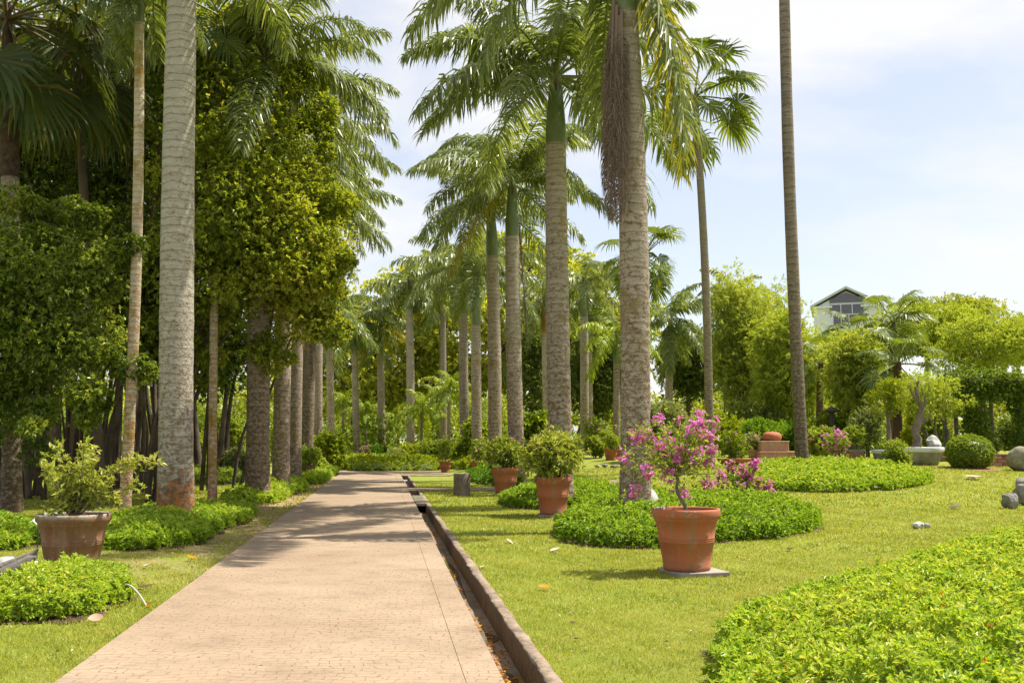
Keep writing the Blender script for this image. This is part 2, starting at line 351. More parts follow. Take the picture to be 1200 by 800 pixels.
def thing(name, label, cat, loc=(0, 0, 0), group=None, rz=0):
    o = bpy.data.objects.new(name, None); C.objects.link(o); o.empty_display_size = .2
    o.location = [float(q) for q in loc]; o.rotation_euler = (0, 0, rz)
    return tag(o, label, cat, group)
def tag(o, label, cat, group=None, kind=None):
    o['label'] = label; o['category'] = cat
    if group: o['group'] = group
    if kind: o['kind'] = kind
    return o

def unit(a): return a / np.maximum(np.linalg.norm(a, axis=-1, keepdims=True), 1e-9)
def tube(mb, pts, rad, m, n=8, v=.5, cap=True):
    pts = np.asarray(pts, float); k = len(pts); rad = np.broadcast_to(np.asarray(rad, float), (k,))
    T = unit(np.gradient(pts, axis=0)); ref = np.array([1., 0, 0]) if abs(T[:, 0]).max() < .9 else np.array([0, 0, 1.])
    if abs(T[:, 0]).max() >= .9 and abs(T[:, 2]).max() >= .9: ref = np.array([.3, 1., .2])
    U = unit(np.cross(T, ref)); W = np.cross(T, U); a = np.linspace(0, 2 * PI, n, endpoint=False)
    V = pts[:, None] + rad[:, None, None] * (np.cos(a)[None, :, None] * U[:, None] + np.sin(a)[None, :, None] * W[:, None])
    i = np.arange(k - 1)[:, None] * n; j = np.arange(n)[None]; j2 = (j + 1) % n
    F = np.stack([i + j, i + j2, i + n + j2, i + n + j], -1).reshape(-1, 4)
    mb.add(V.reshape(-1, 3), F, m, v, True)
    if cap:
        mb.add(np.vstack([V[-1], pts[-1:]]), [[q, (q + 1) % n, n] for q in range(n)], m, v)
def lathe(mb, prof, m, n=32, v=.5, smooth=True, loc=(0, 0, 0), wob=0):
    prof = np.asarray(prof, float); a = np.linspace(0, 2 * PI, n, endpoint=False); k = len(prof)
    r = prof[:, 0][:, None] * (1 + wob * np.sin(a * 3 + 1)[None])
    V = np.stack([r * np.cos(a)[None], r * np.sin(a)[None], np.repeat(prof[:, 1][:, None], n, 1)], -1) + np.asarray(loc)
    i = np.arange(k - 1)[:, None] * n; j = np.arange(n)[None]; j2 = (j + 1) % n
    F = np.stack([i + j, i + j2, i + n + j2, i + n + j], -1).reshape(-1, 4)
    mb.add(V.reshape(-1, 3), F, m, v, smooth)
def box(mb, c, s, m, v=.5, rz=0, bev=0.0):
    c = np.asarray(c, float); hx, hy, hz = [q / 2 for q in s]
    b = min(bev, hx * .9, hy * .9, hz * .9)
    if b > 0:
        bm = bmesh.new(); bmesh.ops.create_cube(bm, size=1)
        for q in bm.verts: q.co = Vector((q.co.x * s[0], q.co.y * s[1], q.co.z * s[2]))
        bmesh.ops.bevel(bm, geom=bm.edges[:], offset=b, segments=1, affect='EDGES')
        V = np.array([q.co[:] for q in bm.verts]); groups = {}
        for f in bm.faces: groups.setdefault(len(f.verts), []).append([q.index for q in f.verts])
        bm.free()
    else:
        V = np.array([(x, y, z) for x in (-hx, hx) for y in (-hy, hy) for z in (-hz, hz)])
        groups = {4: [[0, 1, 3, 2], [4, 6, 7, 5], [0, 4, 5, 1], [2, 3, 7, 6], [0, 2, 6, 4], [1, 5, 7, 3]]}
    cs, sn = math.cos(rz), math.sin(rz)
    V = np.stack([V[:, 0] * cs - V[:, 1] * sn, V[:, 0] * sn + V[:, 1] * cs, V[:, 2]], -1) + c
    first = True
    for k, fs in groups.items():
        if first: mb.add(V, fs, m, v); first = False; off = mb.n - len(V)
        else: mb.F.append((np.asarray(fs, np.int32) + off, mb.mi(m), False))

def leaves(mb, P, D, Ln, Wd, m, v, rng, fold=.18, curl=.25):
    n = len(P); D = unit(D); up = np.array([0, 0, 1.]) + rng.normal(0, .45, (n, 3))
    S = unit(np.cross(D, up)); N = np.cross(S, D)
    Ln = np.broadcast_to(Ln, (n,))[:, None]; Wd = np.broadcast_to(Wd, (n,))[:, None]
    t = P + D * Ln - N * Ln * curl; md = P + D * Ln * .42
    l = md + S * Wd * .5 + N * Wd * fold; r = md - S * Wd * .5 + N * Wd * fold
    V = np.stack([P, r, t, l], 1).reshape(-1, 3); b = np.arange(n)[:, None] * 4
    F = np.concatenate([b + [0, 1, 2], b + [0, 2, 3]], 0)
    mb.add(V, F, m, np.repeat(np.broadcast_to(v, (n,)), 4))
def sprigs(mb, P, D, k, Ln, Wd, m, rng, spread=.8, vmean=.5, vsd=.18, curl=.25, stem=.5):
    """k leaves radiating round each sprig point"""
    n = len(P); Pr = np.repeat(P, k, 0); Dr = np.repeat(unit(D), k, 0)
    d = unit(Dr + rng.normal(0, spread, (n * k, 3)))
    Pr = Pr + Dr * (rng.random((n * k, 1)) * stem * np.mean(Ln))
    sc_ = rng.uniform(.7, 1.25, n * k)
    v = np.clip(np.repeat(np.broadcast_to(vmean, (n,)) + rng.normal(0, vsd * .6, n), k) + rng.normal(0, vsd, n * k), 0, 1)
    leaves(mb, Pr, d, Ln * sc_, Wd * sc_, m, v, rng, curl=curl)
def sph(n, rng): return unit(rng.normal(0, 1, (n, 3)))
def inpoly(x, y, poly):
    poly = np.asarray(poly); c = np.zeros(len(x), bool); j = len(poly) - 1
    for i in range(len(poly)):
        xi, yi = poly[i]; xj, yj = poly[j]
        k = ((yi > y) != (yj > y)) & (x < (xj - xi) * (y - yi) / (yj - yi + 1e-12) + xi); c ^= k; j = i
    return c
def edist(x, y, poly):
    poly = np.asarray(poly); d = np.full(len(x), 1e9)
    for i in range(len(poly)):
        a = poly[i - 1]; b = poly[i]; ab = b - a
        t = np.clip(((x - a[0]) * ab[0] + (y - a[1]) * ab[1]) / (ab @ ab + 1e-12), 0, 1)
        d = np.minimum(d, np.hypot(x - a[0] - t * ab[0], y - a[1] - t * ab[1]))
    return d
def lump(x, y, s=1.0, seed=0.0):
    return (np.sin(x * 3.1 * s + seed) * np.sin(y * 2.7 * s + 1.7 * seed) + .6 * np.sin(x * 6.3 * s + y * 4.1 * s + seed * 2) + .4 * np.sin(y * 9.1 * s - x * 7.7 * s + seed)) / 2

# ------------------------------------------------------------------ setting: ground, walk, drain
PL, PR, DR, KR = -2.02, 0.765, 1.02, 1.13       # walk left/right edge, drain's far wall, kerb's outer edge
Y0, YEND = 1.5, 43.5
cols = sorted(set([-900, -400, -200, -120, -80, -60] + list(np.arange(-50, -2.5, 1.5)) + [PL, -1, 0, PR, KR] + list(np.arange(1.6, 60, 1.2)) + [70, 90, 130, 200, 400, 900]))
rows = sorted(set([-6, Y0] + list(np.arange(2.5, YEND, 1.0)) + [YEND] + list(np.arange(45, 90, 2.5)) + [100, 120, 150, 200, 300, 500, 900, 1800]))
cg, yg = np.meshgrid(cols, rows); xg = cg + K * np.minimum(yg, 120)
zg = hgt(xg, yg)
zg = np.where((cg >= PL) & (cg <= PR) & (yg < 50), -0.03, zg)
V = np.stack([xg, yg, zg], -1).reshape(-1, 3); nc = len(cols); F = []
ci = cols.index(PR)
for j in range(len(rows) - 1):
    for i in range(nc - 1):
        if i == ci and rows[j] < YEND and rows[j] >= Y0: continue
        a = j * nc + i; F.append([a, a + 1, a + nc + 1, a + nc])
mb = MB(); mb.add(V, F, 'ground', .5, True)
link('ground', mb.mesh('ground'), kind='structure')

def strip(mb, c0, c1, y0, y1, z0, z1, m, inset=0.0):
    """a block of the walk between two lines parallel to its heading"""
    V = [(c0 + inset + K * y, y, z) for z in (z0, z1) for y in (y0 + inset, y1 - inset) for c0_ in (0,)]
    V = []
    for z in (z0, z1):
        for (c, y) in ((c0 + inset, y0 + inset), (c1 - inset, y0 + inset), (c1 - inset, y1 - inset), (c0 + inset, y1 - inset)):
            V.append((c + K * y, y, z))
    mb.add(V, [[3, 2, 1, 0], [4, 5, 6, 7], [0, 1, 5, 4], [1, 2, 6, 5], [2, 3, 7, 6], [3, 0, 4, 7]], m)
mb = MB(); strip(mb, PL + .01, PR - .002, Y0, 46.0, -.26, .012, 'concrete')
walk = link('path', mb.mesh('path'), kind='structure')
ys = [Y0, 5.2, 11.7, 18.4, 25, 32, 39, 46]
for i in range(len(ys) - 1):
    mb = MB(); strip(mb, PL, PR - .24, ys[i], ys[i + 1], .0, .022, 'path', .002)
    link('slab', mb.mesh('walk_slab'), walk)
    mb = MB(); strip(mb, PR - .24, PR, ys[i], ys[i + 1], .0, .022, 'path', .002)
    link('edge_slab', mb.mesh('walk_edge'), walk)
mb = MB(); mb.add([(-40, 46.2, -.0), (-14, 46.0, 0), (-9, 45.95, 0), (2, 46, 0), (2, 49.0, 0), (-9, 49.3, 0), (-14, 49.6, 0), (-40, 58, 0)],
                  [[0, 1, 6, 7], [1, 2, 5, 6], [2, 3, 4, 5]], 'path')
mb.V[-1][:, 2] = .03
link('path', mb.mesh('cross_path'), kind='structure')
# drain: floor, far wall with kerb
mb = MB(); strip(mb, PR - .01, DR + .03, Y0, YEND, -.40, -.20, 'drain_floor')
dr = link('drain', mb.mesh('drain'), kind='structure')
rng = np.random.default_rng(5)
mb = MB(); yy = np.arange(Y0, YEND + .01, .14)
prof = [(DR, -.21), (DR + .002, .012), (DR + .012, .026), (KR - .03, .028), (KR - .005, .012), (KR + .01, -.1)]
V = []
for y in yy:
    jit = rng.normal(0, .005, (len(prof), 2)); jit[-1] = 0; jit[1:5, 0] += .004 * math.sin(y * 2.1); jit[0] = 0
    V += [(c + j[0] + K * y, y, z + j[1]) for (c, z), j in zip(prof, jit)]
k = len(prof); F = []; FW = []
for j in range(len(yy) - 1):
    for i in range(k - 1):
        a = j * k + i; q = [a, a + 1, a + k + 1, a + k][::-1]
        (FW if i < 1 else F).append(q)
mb.add(V, F, 'concrete', .5, True); mb.F.append((np.array(FW, np.int32), mb.mi('drain'), False))
link('kerb', mb.mesh('kerb'), dr)
for (y0, y1) in ((6.2, 7.6), (8.6, 9.2), (11, 14.5)):
    mb = MB(); n = 24; t = np.linspace(0, 2 * PI, n, endpoint=False)
    yc, hy = (y0 + y1) / 2, (y1 - y0) / 2
    yv = yc + hy * np.cos(t); wv = (.11 if y1 < 10 else .08) * (1 + .25 * np.sin(t * 3 + y0))
    cv = .89 + wv * np.sin(t)
    V = np.stack([cv + K * yv, yv, np.full(n, -.196)], -1)
    mb.add(np.vstack([V, [[.89 + K * yc, yc, -.196]]]), [[i, (i + 1) % n, n] for i in range(n)][::1], 'water')
    link('water', mb.mesh('puddle'), kind='structure')
# crossings over the drain and side paths
def walkway(label, y0, y1, c0, c1, bend, z=.035):
    mb = MB(); n = 14; V = []; F = []
    for i in range(n + 1):
        c = c0 + (c1 - c0) * i / n; dy = bend * (i / n) ** 2
        for y in (y0 + dy, y1 + dy):
            x = c + K * y; g = float(hgt(x, y))
            V += [(x, y, g + z), (x, y, g - .15)]
    for i in range(n):
        a = i * 4; b = a + 4
        F += [[a, b, b + 2, a + 2], [a + 1, b + 1, b, a], [a + 2, b + 2, b + 3, a + 3]]
    F += [[0, 2, 3, 1]]
    mb.add(V, F, 'concrete', .5); return link('path', mb.mesh('side_path'), kind='structure')
walkway('', 30.4, 31.9, PR + .004, 7.0, -1.5); walkway('', 43.6, 45.4, PR + .004, 9.0, -2.0)
mb = MB(); strip(mb, PR + .004, DR + .03, 24.0, 27.6, -.03, .026, 'concrete', .01)
for q in range(22): strip(mb, PR + .03, DR, 24.1 + q * .16, 24.19 + q * .16, .0262, .034, 'tray')
link('drain_cover', mb.mesh('drain_cover'), dr)

# ------------------------------------------------------------------ planting beds
BEDS = []
def smoothpoly(pts, it=2):
    p = np.asarray(pts, float)
    for _ in range(it + 1):
        q = np.roll(p, -1, 0); p = np.stack([p * .75 + q * .25, p * .25 + q * .75], 1).reshape(-1, 2)
    return p
def bed(label, pix, H, leafL, dens, m='cover', seed=1, k=6, vm=.5, name='groundcover', flowers=None, edge=.28, soil=.06, world=None):
    rng = np.random.default_rng(seed)
    pts = [G(*p)[:2] for p in pix] if world is None else world
    poly = smoothpoly(pts); poly = poly + rng.normal(0, .035, poly.shape) + .05 * np.stack([np.sin(poly[:, 1] * 7 + seed), np.sin(poly[:, 0] * 6 + seed)], -1); BEDS.append(poly)
    x0, y0 = poly.min(0); x1, y1 = poly.max(0)
    def hh(x, y):
        d = edist(x, y, poly)
        return H * (1 - np.exp(-d / edge)) * (1 + .36 * lump(x, y, 1.5, seed) + .22 * lump(x, y, 4.3, seed + 1)) + .02
    mb = MB()
    # inner mound: dark filler, shade between the leaves put into its colour
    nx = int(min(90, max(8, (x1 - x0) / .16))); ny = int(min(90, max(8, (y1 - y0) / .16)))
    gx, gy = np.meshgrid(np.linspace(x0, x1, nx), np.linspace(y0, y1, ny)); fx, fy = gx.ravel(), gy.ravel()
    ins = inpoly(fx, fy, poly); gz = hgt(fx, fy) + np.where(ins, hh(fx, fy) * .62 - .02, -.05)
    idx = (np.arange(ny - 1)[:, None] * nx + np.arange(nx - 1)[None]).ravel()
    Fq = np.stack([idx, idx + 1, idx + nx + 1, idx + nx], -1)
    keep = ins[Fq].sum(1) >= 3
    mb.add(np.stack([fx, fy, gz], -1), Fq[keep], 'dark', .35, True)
    area = (x1 - x0) * (y1 - y0); n = int(area * dens)
    px = rng.uniform(x0, x1, n); py = rng.uniform(y0, y1, n); ok = inpoly(px, py, poly); px, py = px[ok], py[ok]
    d = edist(px, py, poly); h = hh(px, py); e = .04
    gxn = (hh(px + e, py) - hh(px - e, py)) / (2 * e); gyn = (hh(px, py + e) - hh(px, py - e)) / (2 * e)
    N = unit(np.stack([-gxn, -gyn, np.ones_like(gxn)], -1))
    h = h * np.where(rng.random(len(px)) < .12, rng.uniform(.6, .95, len(px)), 1); P = np.stack([px, py, hgt(px, py) + h], -1) + N * (rng.uniform(-.05, .02, (len(px), 1)) + .07 * (rng.random((len(px), 1)) > .93) * rng.random((len(px), 1))) * (H / .3)
    vmn = vm + .12 * lump(px, py, .7, seed + 4) + .16 * lump(px, py, 3.7, seed + 2)
    sprigs(mb, P, N + rng.normal(0, .35, P.shape), k, leafL, leafL * .5, m, rng, .75, vmn, .16, .3)
    # skirt: leaves down the outer face
    seg = np.linalg.norm(poly - np.roll(poly, 1, 0), axis=1); per = seg.sum(); ns = int(per * dens * .45)
    i = rng.choice(len(poly), ns, p=seg / per); t = rng.random((ns, 1)); q = poly[i - 1] * (1 - t) + poly[i] * t
    cen = poly.mean(0); outw = unit(np.stack([(poly[i] - poly[i - 1])[:, 1], -(poly[i] - poly[i - 1])[:, 0]], -1))
    sgn = np.sign((outw * (q - cen)).sum(1, keepdims=True)); outw *= sgn
    zz = rng.random(ns) ** .8 * H * .62
    q = q + outw * (rng.normal(0, .03, (ns, 1)) - (zz[:, None] / H) * .10)
    P = np.stack([q[:, 0], q[:, 1], hgt(q[:, 0], q[:, 1]) + zz + .015], -1)
    sprigs(mb, P, np.concatenate([outw, np.full((ns, 1), .45)], 1), k, leafL, leafL * .5, m, rng, .7, vm - .1, .15, .3)
    if flowers:
        nf = int(area * flowers[1]); fxp = rng.uniform(x0, x1, nf); fyp = rng.uniform(y0, y1, nf); ok = inpoly(fxp, fyp, poly)
        fxp, fyp = fxp[ok], fyp[ok]; P = np.stack([fxp, fyp, hgt(fxp, fyp) + hh(fxp, fyp) + .02], -1)
        sprigs(mb, P, np.tile([0, 0, 1.], (len(P), 1)), 5, leafL * .5, leafL * .35, flowers[0], rng, .9)
    o = link(name, mb.mesh(name)); tag(o, label, 'ground cover', kind='stuff')
    if soil:                                   # bare earth rim round the foot of the plants, coloured darker for the shade there
        mb = MB(); n = len(poly); outp = poly + np.stack([(np.roll(poly, -1, 0) - np.roll(poly, 1, 0))[:, 1], -(np.roll(poly, -1, 0) - np.roll(poly, 1, 0))[:, 0]], -1) * 0
        nn = unit(np.stack([(np.roll(poly, -1, 0) - np.roll(poly, 1, 0))[:, 1], -(np.roll(poly, -1, 0) - np.roll(poly, 1, 0))[:, 0]], -1))
        s = 1 if ((nn * (poly - cen)).sum(1).mean() > 0) else -1
        ww = soil * (1 + .7 * np.sin(np.arange(n) * 1.7 + seed) + 1.6 * np.maximum(0, np.sin(np.arange(n) * .37 + seed)) ** 3 + .5 * rng.normal(0, .5, n))
        o1 = poly + s * nn * np.maximum(ww, .01)[:, None]; i1 = poly - s * nn * .12
        V = np.vstack([np.column_stack([o1, hgt(o1[:, 0], o1[:, 1]) + .004]), np.column_stack([poly, hgt(poly[:, 0], poly[:, 1]) + .02]), np.column_stack([i1, hgt(i1[:, 0], i1[:, 1]) + .03])])
        F = [[i, (i + 1) % n, n + (i + 1) % n, n + i] for i in range(n)] + [[n + i, n + (i + 1) % n, 2 * n + (i + 1) % n, 2 * n + i] for i in range(n)]
        mb.add(V, F, 'soil', .5, True); link('soil', mb.mesh('soil'), kind='structure')
    return poly
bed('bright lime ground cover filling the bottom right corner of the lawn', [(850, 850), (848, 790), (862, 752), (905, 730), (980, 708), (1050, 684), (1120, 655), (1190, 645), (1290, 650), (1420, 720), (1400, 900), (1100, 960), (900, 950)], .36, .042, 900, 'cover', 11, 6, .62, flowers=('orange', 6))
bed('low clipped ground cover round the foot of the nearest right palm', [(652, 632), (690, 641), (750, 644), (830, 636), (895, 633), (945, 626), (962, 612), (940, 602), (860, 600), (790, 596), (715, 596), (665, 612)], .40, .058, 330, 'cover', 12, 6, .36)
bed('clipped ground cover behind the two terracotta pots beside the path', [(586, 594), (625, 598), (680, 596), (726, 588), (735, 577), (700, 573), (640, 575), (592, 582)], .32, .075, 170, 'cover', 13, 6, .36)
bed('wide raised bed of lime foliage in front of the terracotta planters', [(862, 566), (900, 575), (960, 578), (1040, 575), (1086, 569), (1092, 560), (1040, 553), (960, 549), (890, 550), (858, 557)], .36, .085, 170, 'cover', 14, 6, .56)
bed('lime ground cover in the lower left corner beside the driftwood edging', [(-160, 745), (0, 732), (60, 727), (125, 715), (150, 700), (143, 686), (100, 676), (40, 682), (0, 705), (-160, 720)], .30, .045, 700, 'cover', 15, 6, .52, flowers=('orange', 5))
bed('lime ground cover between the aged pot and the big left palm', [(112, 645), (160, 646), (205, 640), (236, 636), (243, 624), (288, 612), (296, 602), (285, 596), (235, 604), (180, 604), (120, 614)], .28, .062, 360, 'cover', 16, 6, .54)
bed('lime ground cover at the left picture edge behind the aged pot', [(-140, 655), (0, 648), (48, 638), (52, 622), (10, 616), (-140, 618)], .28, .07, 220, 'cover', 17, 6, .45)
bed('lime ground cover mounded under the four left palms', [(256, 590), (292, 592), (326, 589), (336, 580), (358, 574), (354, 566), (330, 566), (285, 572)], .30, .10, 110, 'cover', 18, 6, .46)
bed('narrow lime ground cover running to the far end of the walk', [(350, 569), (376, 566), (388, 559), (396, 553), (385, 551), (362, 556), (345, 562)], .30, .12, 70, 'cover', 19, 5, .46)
bed('yellow green ground cover strip beyond the cross path, left half', [(396, 551), (440, 552), (470, 551), (520, 551), (520, 544), (460, 542), (400, 542)], .5, .16, 26, 'lime', 20, 5, .35)
bed('yellow green ground cover strip beyond the cross path, right half', [(524, 550), (560, 550), (600, 549), (620, 545), (560, 541), (528, 543)], .5, .16, 26, 'lime', 21, 5, .3)
bed('deep green ground cover behind the concrete stump', [(549, 563), (575, 569), (605, 572), (612, 563), (575, 556), (550, 557)], .42, .12, 60, 'cover_deep', 22, 5, .6)
bed('low ground cover beneath the thin trunks behind the big left palm', [(190, 566), (260, 570), (290, 565), (285, 556), (215, 555)], .35, .14, 40, 'shrub', 23, 5, .5)

# ------------------------------------------------------------------ grass
def grass():
    rng = np.random.default_rng(77); mb = MB()
    zones = [(4.6, 9, 5200, .024, .0034), (9, 14, 2600, .028, .005), (14, 22, 1000, .034, .009), (22, 36, 300, .045, .017)]
    for (a, b, dens, hl, wd) in zones:
        xm = b * .56 + 1; n = int((b - a) * 2 * xm * dens)
        x = rng.uniform(-xm, xm, n); y = rng.uniform(a, b, n); c = x - K * y
        ok = ((c < PL + .03 * np.sin(y * 3) * (rng.random(len(y)) > .5)) | (c > KR - .05 - .03 * np.sin(y * 2.3))) & (np.abs(x) < y * .56 + .6)
        x, y, c = x[ok], y[ok], c[ok]
        sh = lump(x, y, .55, 3.0) + .5 * lump(x, y, 1.9, 1.0)
        near = 1.3 * np.exp(-np.abs(c - (PL - .5)) / .8) * sm(9.5, 12.5, y) * (c < PL) * (lump(x, y, 1.4, 2.0) > -.25)
        p = np.clip(.95 - .35 * (sh < -.35) - .75 * near - .6 * (lump(x, y, 2.6, 7.0) > .66) - .45 * (lump(x, y, 5.1, 3.0) > .8), 0, 1); ok = rng.random(len(x)) < p
        for po in BEDS:
            ok &= ~inpoly(x, y, po)
        x, y = x[ok], y[ok]; n = len(x)
        P = np.stack([x, y, hgt(x, y) - .003], -1)
        ln = rng.normal(0, .55, (n, 2)); h = hl * rng.uniform(.5, 1.35, n)
        t = P + np.stack([ln[:, 0] * h, ln[:, 1] * h, h], -1)
        a_ = rng.random(n) * PI; s = np.stack([np.cos(a_), np.sin(a_), 0 * a_], -1) * (wd * rng.uniform(.6, 1.3, (n, 1)))
        V = np.stack([P - s, P + s, t], 1).reshape(-1, 3)
        v = np.clip(.42 + .2 * lump(x, y, .8, 5) + .16 * lump(x, y, 2.7, 2) + rng.normal(0, .17, n), 0, 1)
        mb.add(V, np.arange(3 * n).reshape(-1, 3), 'grass', np.repeat(v, 3))
    o = link('grass', mb.mesh('grass')); tag(o, 'short mown yellow green grass on the lawns either side of the path', 'grass', kind='stuff')
grass()

# ------------------------------------------------------------------ palms
def frond_mesh(e, seed, Lf=4.2, m='frond', leaf=.78, n=78, dense=1.0, bend=None, hang=1.25, plume=.5):
    rng = np.random.default_rng(seed); mb = MB(); S = np.linspace(0, 1, 26)
    bend = (R(78) if e > 20 else R(62) if e > -20 else R(28)) * (1 + rng.normal(0, .1)) if bend is None else R(bend)
    th = np.maximum(R(e) - bend * S ** 1.35, -R(88)); sw = rng.normal(0, .12) * (m != 'frond_dead')
    st = np.stack([np.cos(th) * np.cos(sw * S), np.cos(th) * np.sin(sw * S), np.sin(th)], -1)
    pts = np.vstack([[0, 0, 0], np.cumsum(st[:-1] * Lf / 25, 0)])
    tube(mb, pts, np.linspace(.045, .008, 26) * Lf / 4.2, m, 5, .75, False)
    s = np.linspace(.13, .995, n); s = np.repeat(s, 2) + rng.normal(0, .004, 2 * n); s = np.clip(s, 0, 1); side = np.tile([1., -1.], n)
    i = s * 25; i0 = np.clip(i.astype(int), 0, 24); f = (i - i0)[:, None]
    P = pts[i0] * (1 - f) + pts[i0 + 1] * f; T = unit(st[i0]); Y = np.tile([0, 1., 0], (2 * n, 1)); B = unit(np.cross(T, np.cross(Y, T))); N = np.cross(T, B)
    N[N[:, 2] < 0] *= -1
    ll = leaf * np.interp(s, [.1, .25, .55, .85, 1], [.62, .95, 1, .72, .38]) * rng.uniform(.85, 1.12, 2 * n)
    pl = rng.normal(.12, plume, (2 * n, 1))
    d0 = unit(side[:, None] * B * 1.0 + T * (.45 + .8 * s[:, None] ** 3) + N * pl)
    down = np.array([0, 0, -1.]); hf = hang * rng.uniform(.6, 1.35, (2 * n, 1))
    p1 = P + d0 * ll[:, None] * .28
    d1 = unit(d0 + down * hf * .75); p2 = p1 + d1 * ll[:, None] * .38
    d2 = unit(d1 + down * hf * .45); p3 = p2 + d2 * ll[:, None] * .40
    wa = unit(T + rng.normal(0, .25, T.shape)); w = (.030 * rng.uniform(.75, 1.25, (2 * n, 1))) * Lf / 4.2 * dense
    V = np.stack([P - wa * w * .5, P + wa * w * .5, p1 - wa * w, p1 + wa * w, p2 - wa * w * .8, p2 + wa * w * .8, p3], 1).reshape(-1, 3)
    b = np.arange(2 * n)[:, None] * 7; v = np.clip(.45 + rng.normal(0, .16, 2 * n), 0, 1)
    v = np.repeat(v, 7) + np.tile([-.05, -.05, 0, 0, .08, .08, .25], 2 * n)
    mb.add(V, np.concatenate([b + [0, 1, 3, 2], b + [2, 3, 5, 4]], 0), m, np.clip(v, 0, 1))
    mb.F.append((np.concatenate([b + [4, 5, 6]], 0).astype(np.int32) + mb.n - len(V), mb.mi(m), False))
    return mb.mesh('frond')
def fan_mesh(e, seed, m='fan', pet=1.3, rad=.95, n=34, arc=150):
    rng = np.random.default_rng(seed); mb = MB(); S = np.linspace(0, 1, 8)
    th = R(e) - R(18) * S; st = np.stack([np.cos(th), 0 * th, np.sin(th)], -1)
    pts = np.vstack([[0, 0, 0], np.cumsum(st[:-1] * pet / 7, 0)]); tube(mb, pts, np.linspace(.03, .014, 8), m, 5, .8, False)
    T = st[-1]; T = T / np.linalg.norm(T); T2 = unit(T + np.array([0, 0, -.35])); B = np.array([0, 1., 0]); N = np.cross(T2, B)
    if N[2] < 0: N = -N
    a = np.linspace(-R(arc), R(arc), n) + rng.normal(0, .02, n); hub = pts[-1]
    d = np.cos(a)[:, None] * T2 + np.sin(a)[:, None] * B + N * (.10 + .12 * np.abs(np.sin(a)))[:, None] ; d = unit(d)
    nx_ = -np.sin(a)[:, None] * T2 + np.cos(a)[:, None] * B
    rr = rad * np.interp(np.abs(a), [0, R(90), R(arc)], [1, .95, .68]) * rng.uniform(.9, 1.08, n)
    wd = (R(arc) * 2 / n) * rr[:, None] * .5 * .5; down = np.array([0, 0, -1.]); zig = N * (.012 * np.where(np.arange(n) % 2, 1, -1))[:, None]
    p1 = hub + d * rr[:, None] * .46; d2 = unit(d + down * rng.uniform(.35, .9, (n, 1))); p2 = p1 + d2 * rr[:, None] * .34
    d3 = unit(d2 + down * rng.uniform(.5, 1.4, (n, 1))); p3 = p2 + d3 * rr[:, None] * .22
    H = np.repeat(hub[None], n, 0)
    V = np.stack([H, p1 - nx_ * wd + zig, p1 + nx_ * wd - zig, p2 - nx_ * wd * .55, p2 + nx_ * wd * .55, p3], 1).reshape(-1, 3)
    b = np.arange(n)[:, None] * 6; v = np.clip(np.repeat(.45 + rng.normal(0, .15, n), 6) + np.tile([.1, 0, 0, 0, 0, .3], n), 0, 1)
    mb.add(V, np.concatenate([b + [0, 2, 1], b + [3, 4, 5]], 0), m, v)
    mb.F.append(((b + [1, 2, 4, 3]).astype(np.int32) + mb.n - len(V), mb.mi(m), False))
    return mb.mesh('palm_leaf')
ELV = [82, 66, 50, 34, 18, 2, -16, -38, -60]
FM = {}
def fronds_for(kind):
    if kind in FM: return FM[kind]
    if kind == 'royal': FM[kind] = [[frond_mesh(e, 100 + 7 * i + j, 3.95, 'frond', .84, 108) for j in range(2)] for i, e in enumerate(ELV)]
    if kind == 'far': FM[kind] = [[frond_mesh(e, 200 + 7 * i, 4.3, 'frond', 1.0, 56, 1.9)] for i, e in enumerate(ELV)]
    if kind == 'dry': FM[kind] = [[frond_mesh(e, 300 + i, 4.0, 'frond_dry', .80, 80)] for i, e in enumerate(ELV)]
    if kind == 'dead': FM[kind] = [[frond_mesh(-86, 310 + j, 3.8, 'frond_dead', .42, 170, .45, 1, 3.6, .3) for j in range(2)]]
    if kind == 'areca': FM[kind] = [[frond_mesh(e, 400 + i, 2.6, 'areca', .55, 40, 2.3)] for i, e in enumerate(ELV)]
    if kind == 'fan': FM[kind] = [[fan_mesh(e, 500 + 3 * i + j) for j in range(2)] for i, e in enumerate(ELV)]
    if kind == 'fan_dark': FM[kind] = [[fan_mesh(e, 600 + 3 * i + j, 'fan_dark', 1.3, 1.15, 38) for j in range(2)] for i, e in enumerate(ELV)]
    return FM[kind]
def put_fronds(root, top, kind, n, rng, scale=1.0, emax=80, emin=-35, dry=0, name='frond', fixed=(), skip=False):
    fm = fronds_for(kind)
    items = []
    for i in range(n):
        f = (i + .5) / n; e = emax + (emin - emax) * f ** .85 + rng.normal(0, 6); az = i * 2.39996 + rng.normal(0, .25)
        if skip and math.cos(az) > .3 and e < 66: continue
        items.append((e, az, i >= n - dry))
    items += [(e, az, d) for (e, az, d) in fixed]
    for (e, az, d) in items:
        k = int(np.argmin([abs(e - q) for q in ELV])); s_ = (fronds_for('dry') if d and kind in ('royal', 'far') else fm)[k]
        o = link(name, s_[rng.integers(len(s_))], root, top)
        o.rotation_euler = (rng.normal(0, .12), rng.normal(0, .06), az); sc_ = scale * rng.uniform(.88, 1.08) * (.8 if e > 72 else 1); o.scale = (sc_, sc_, sc_)
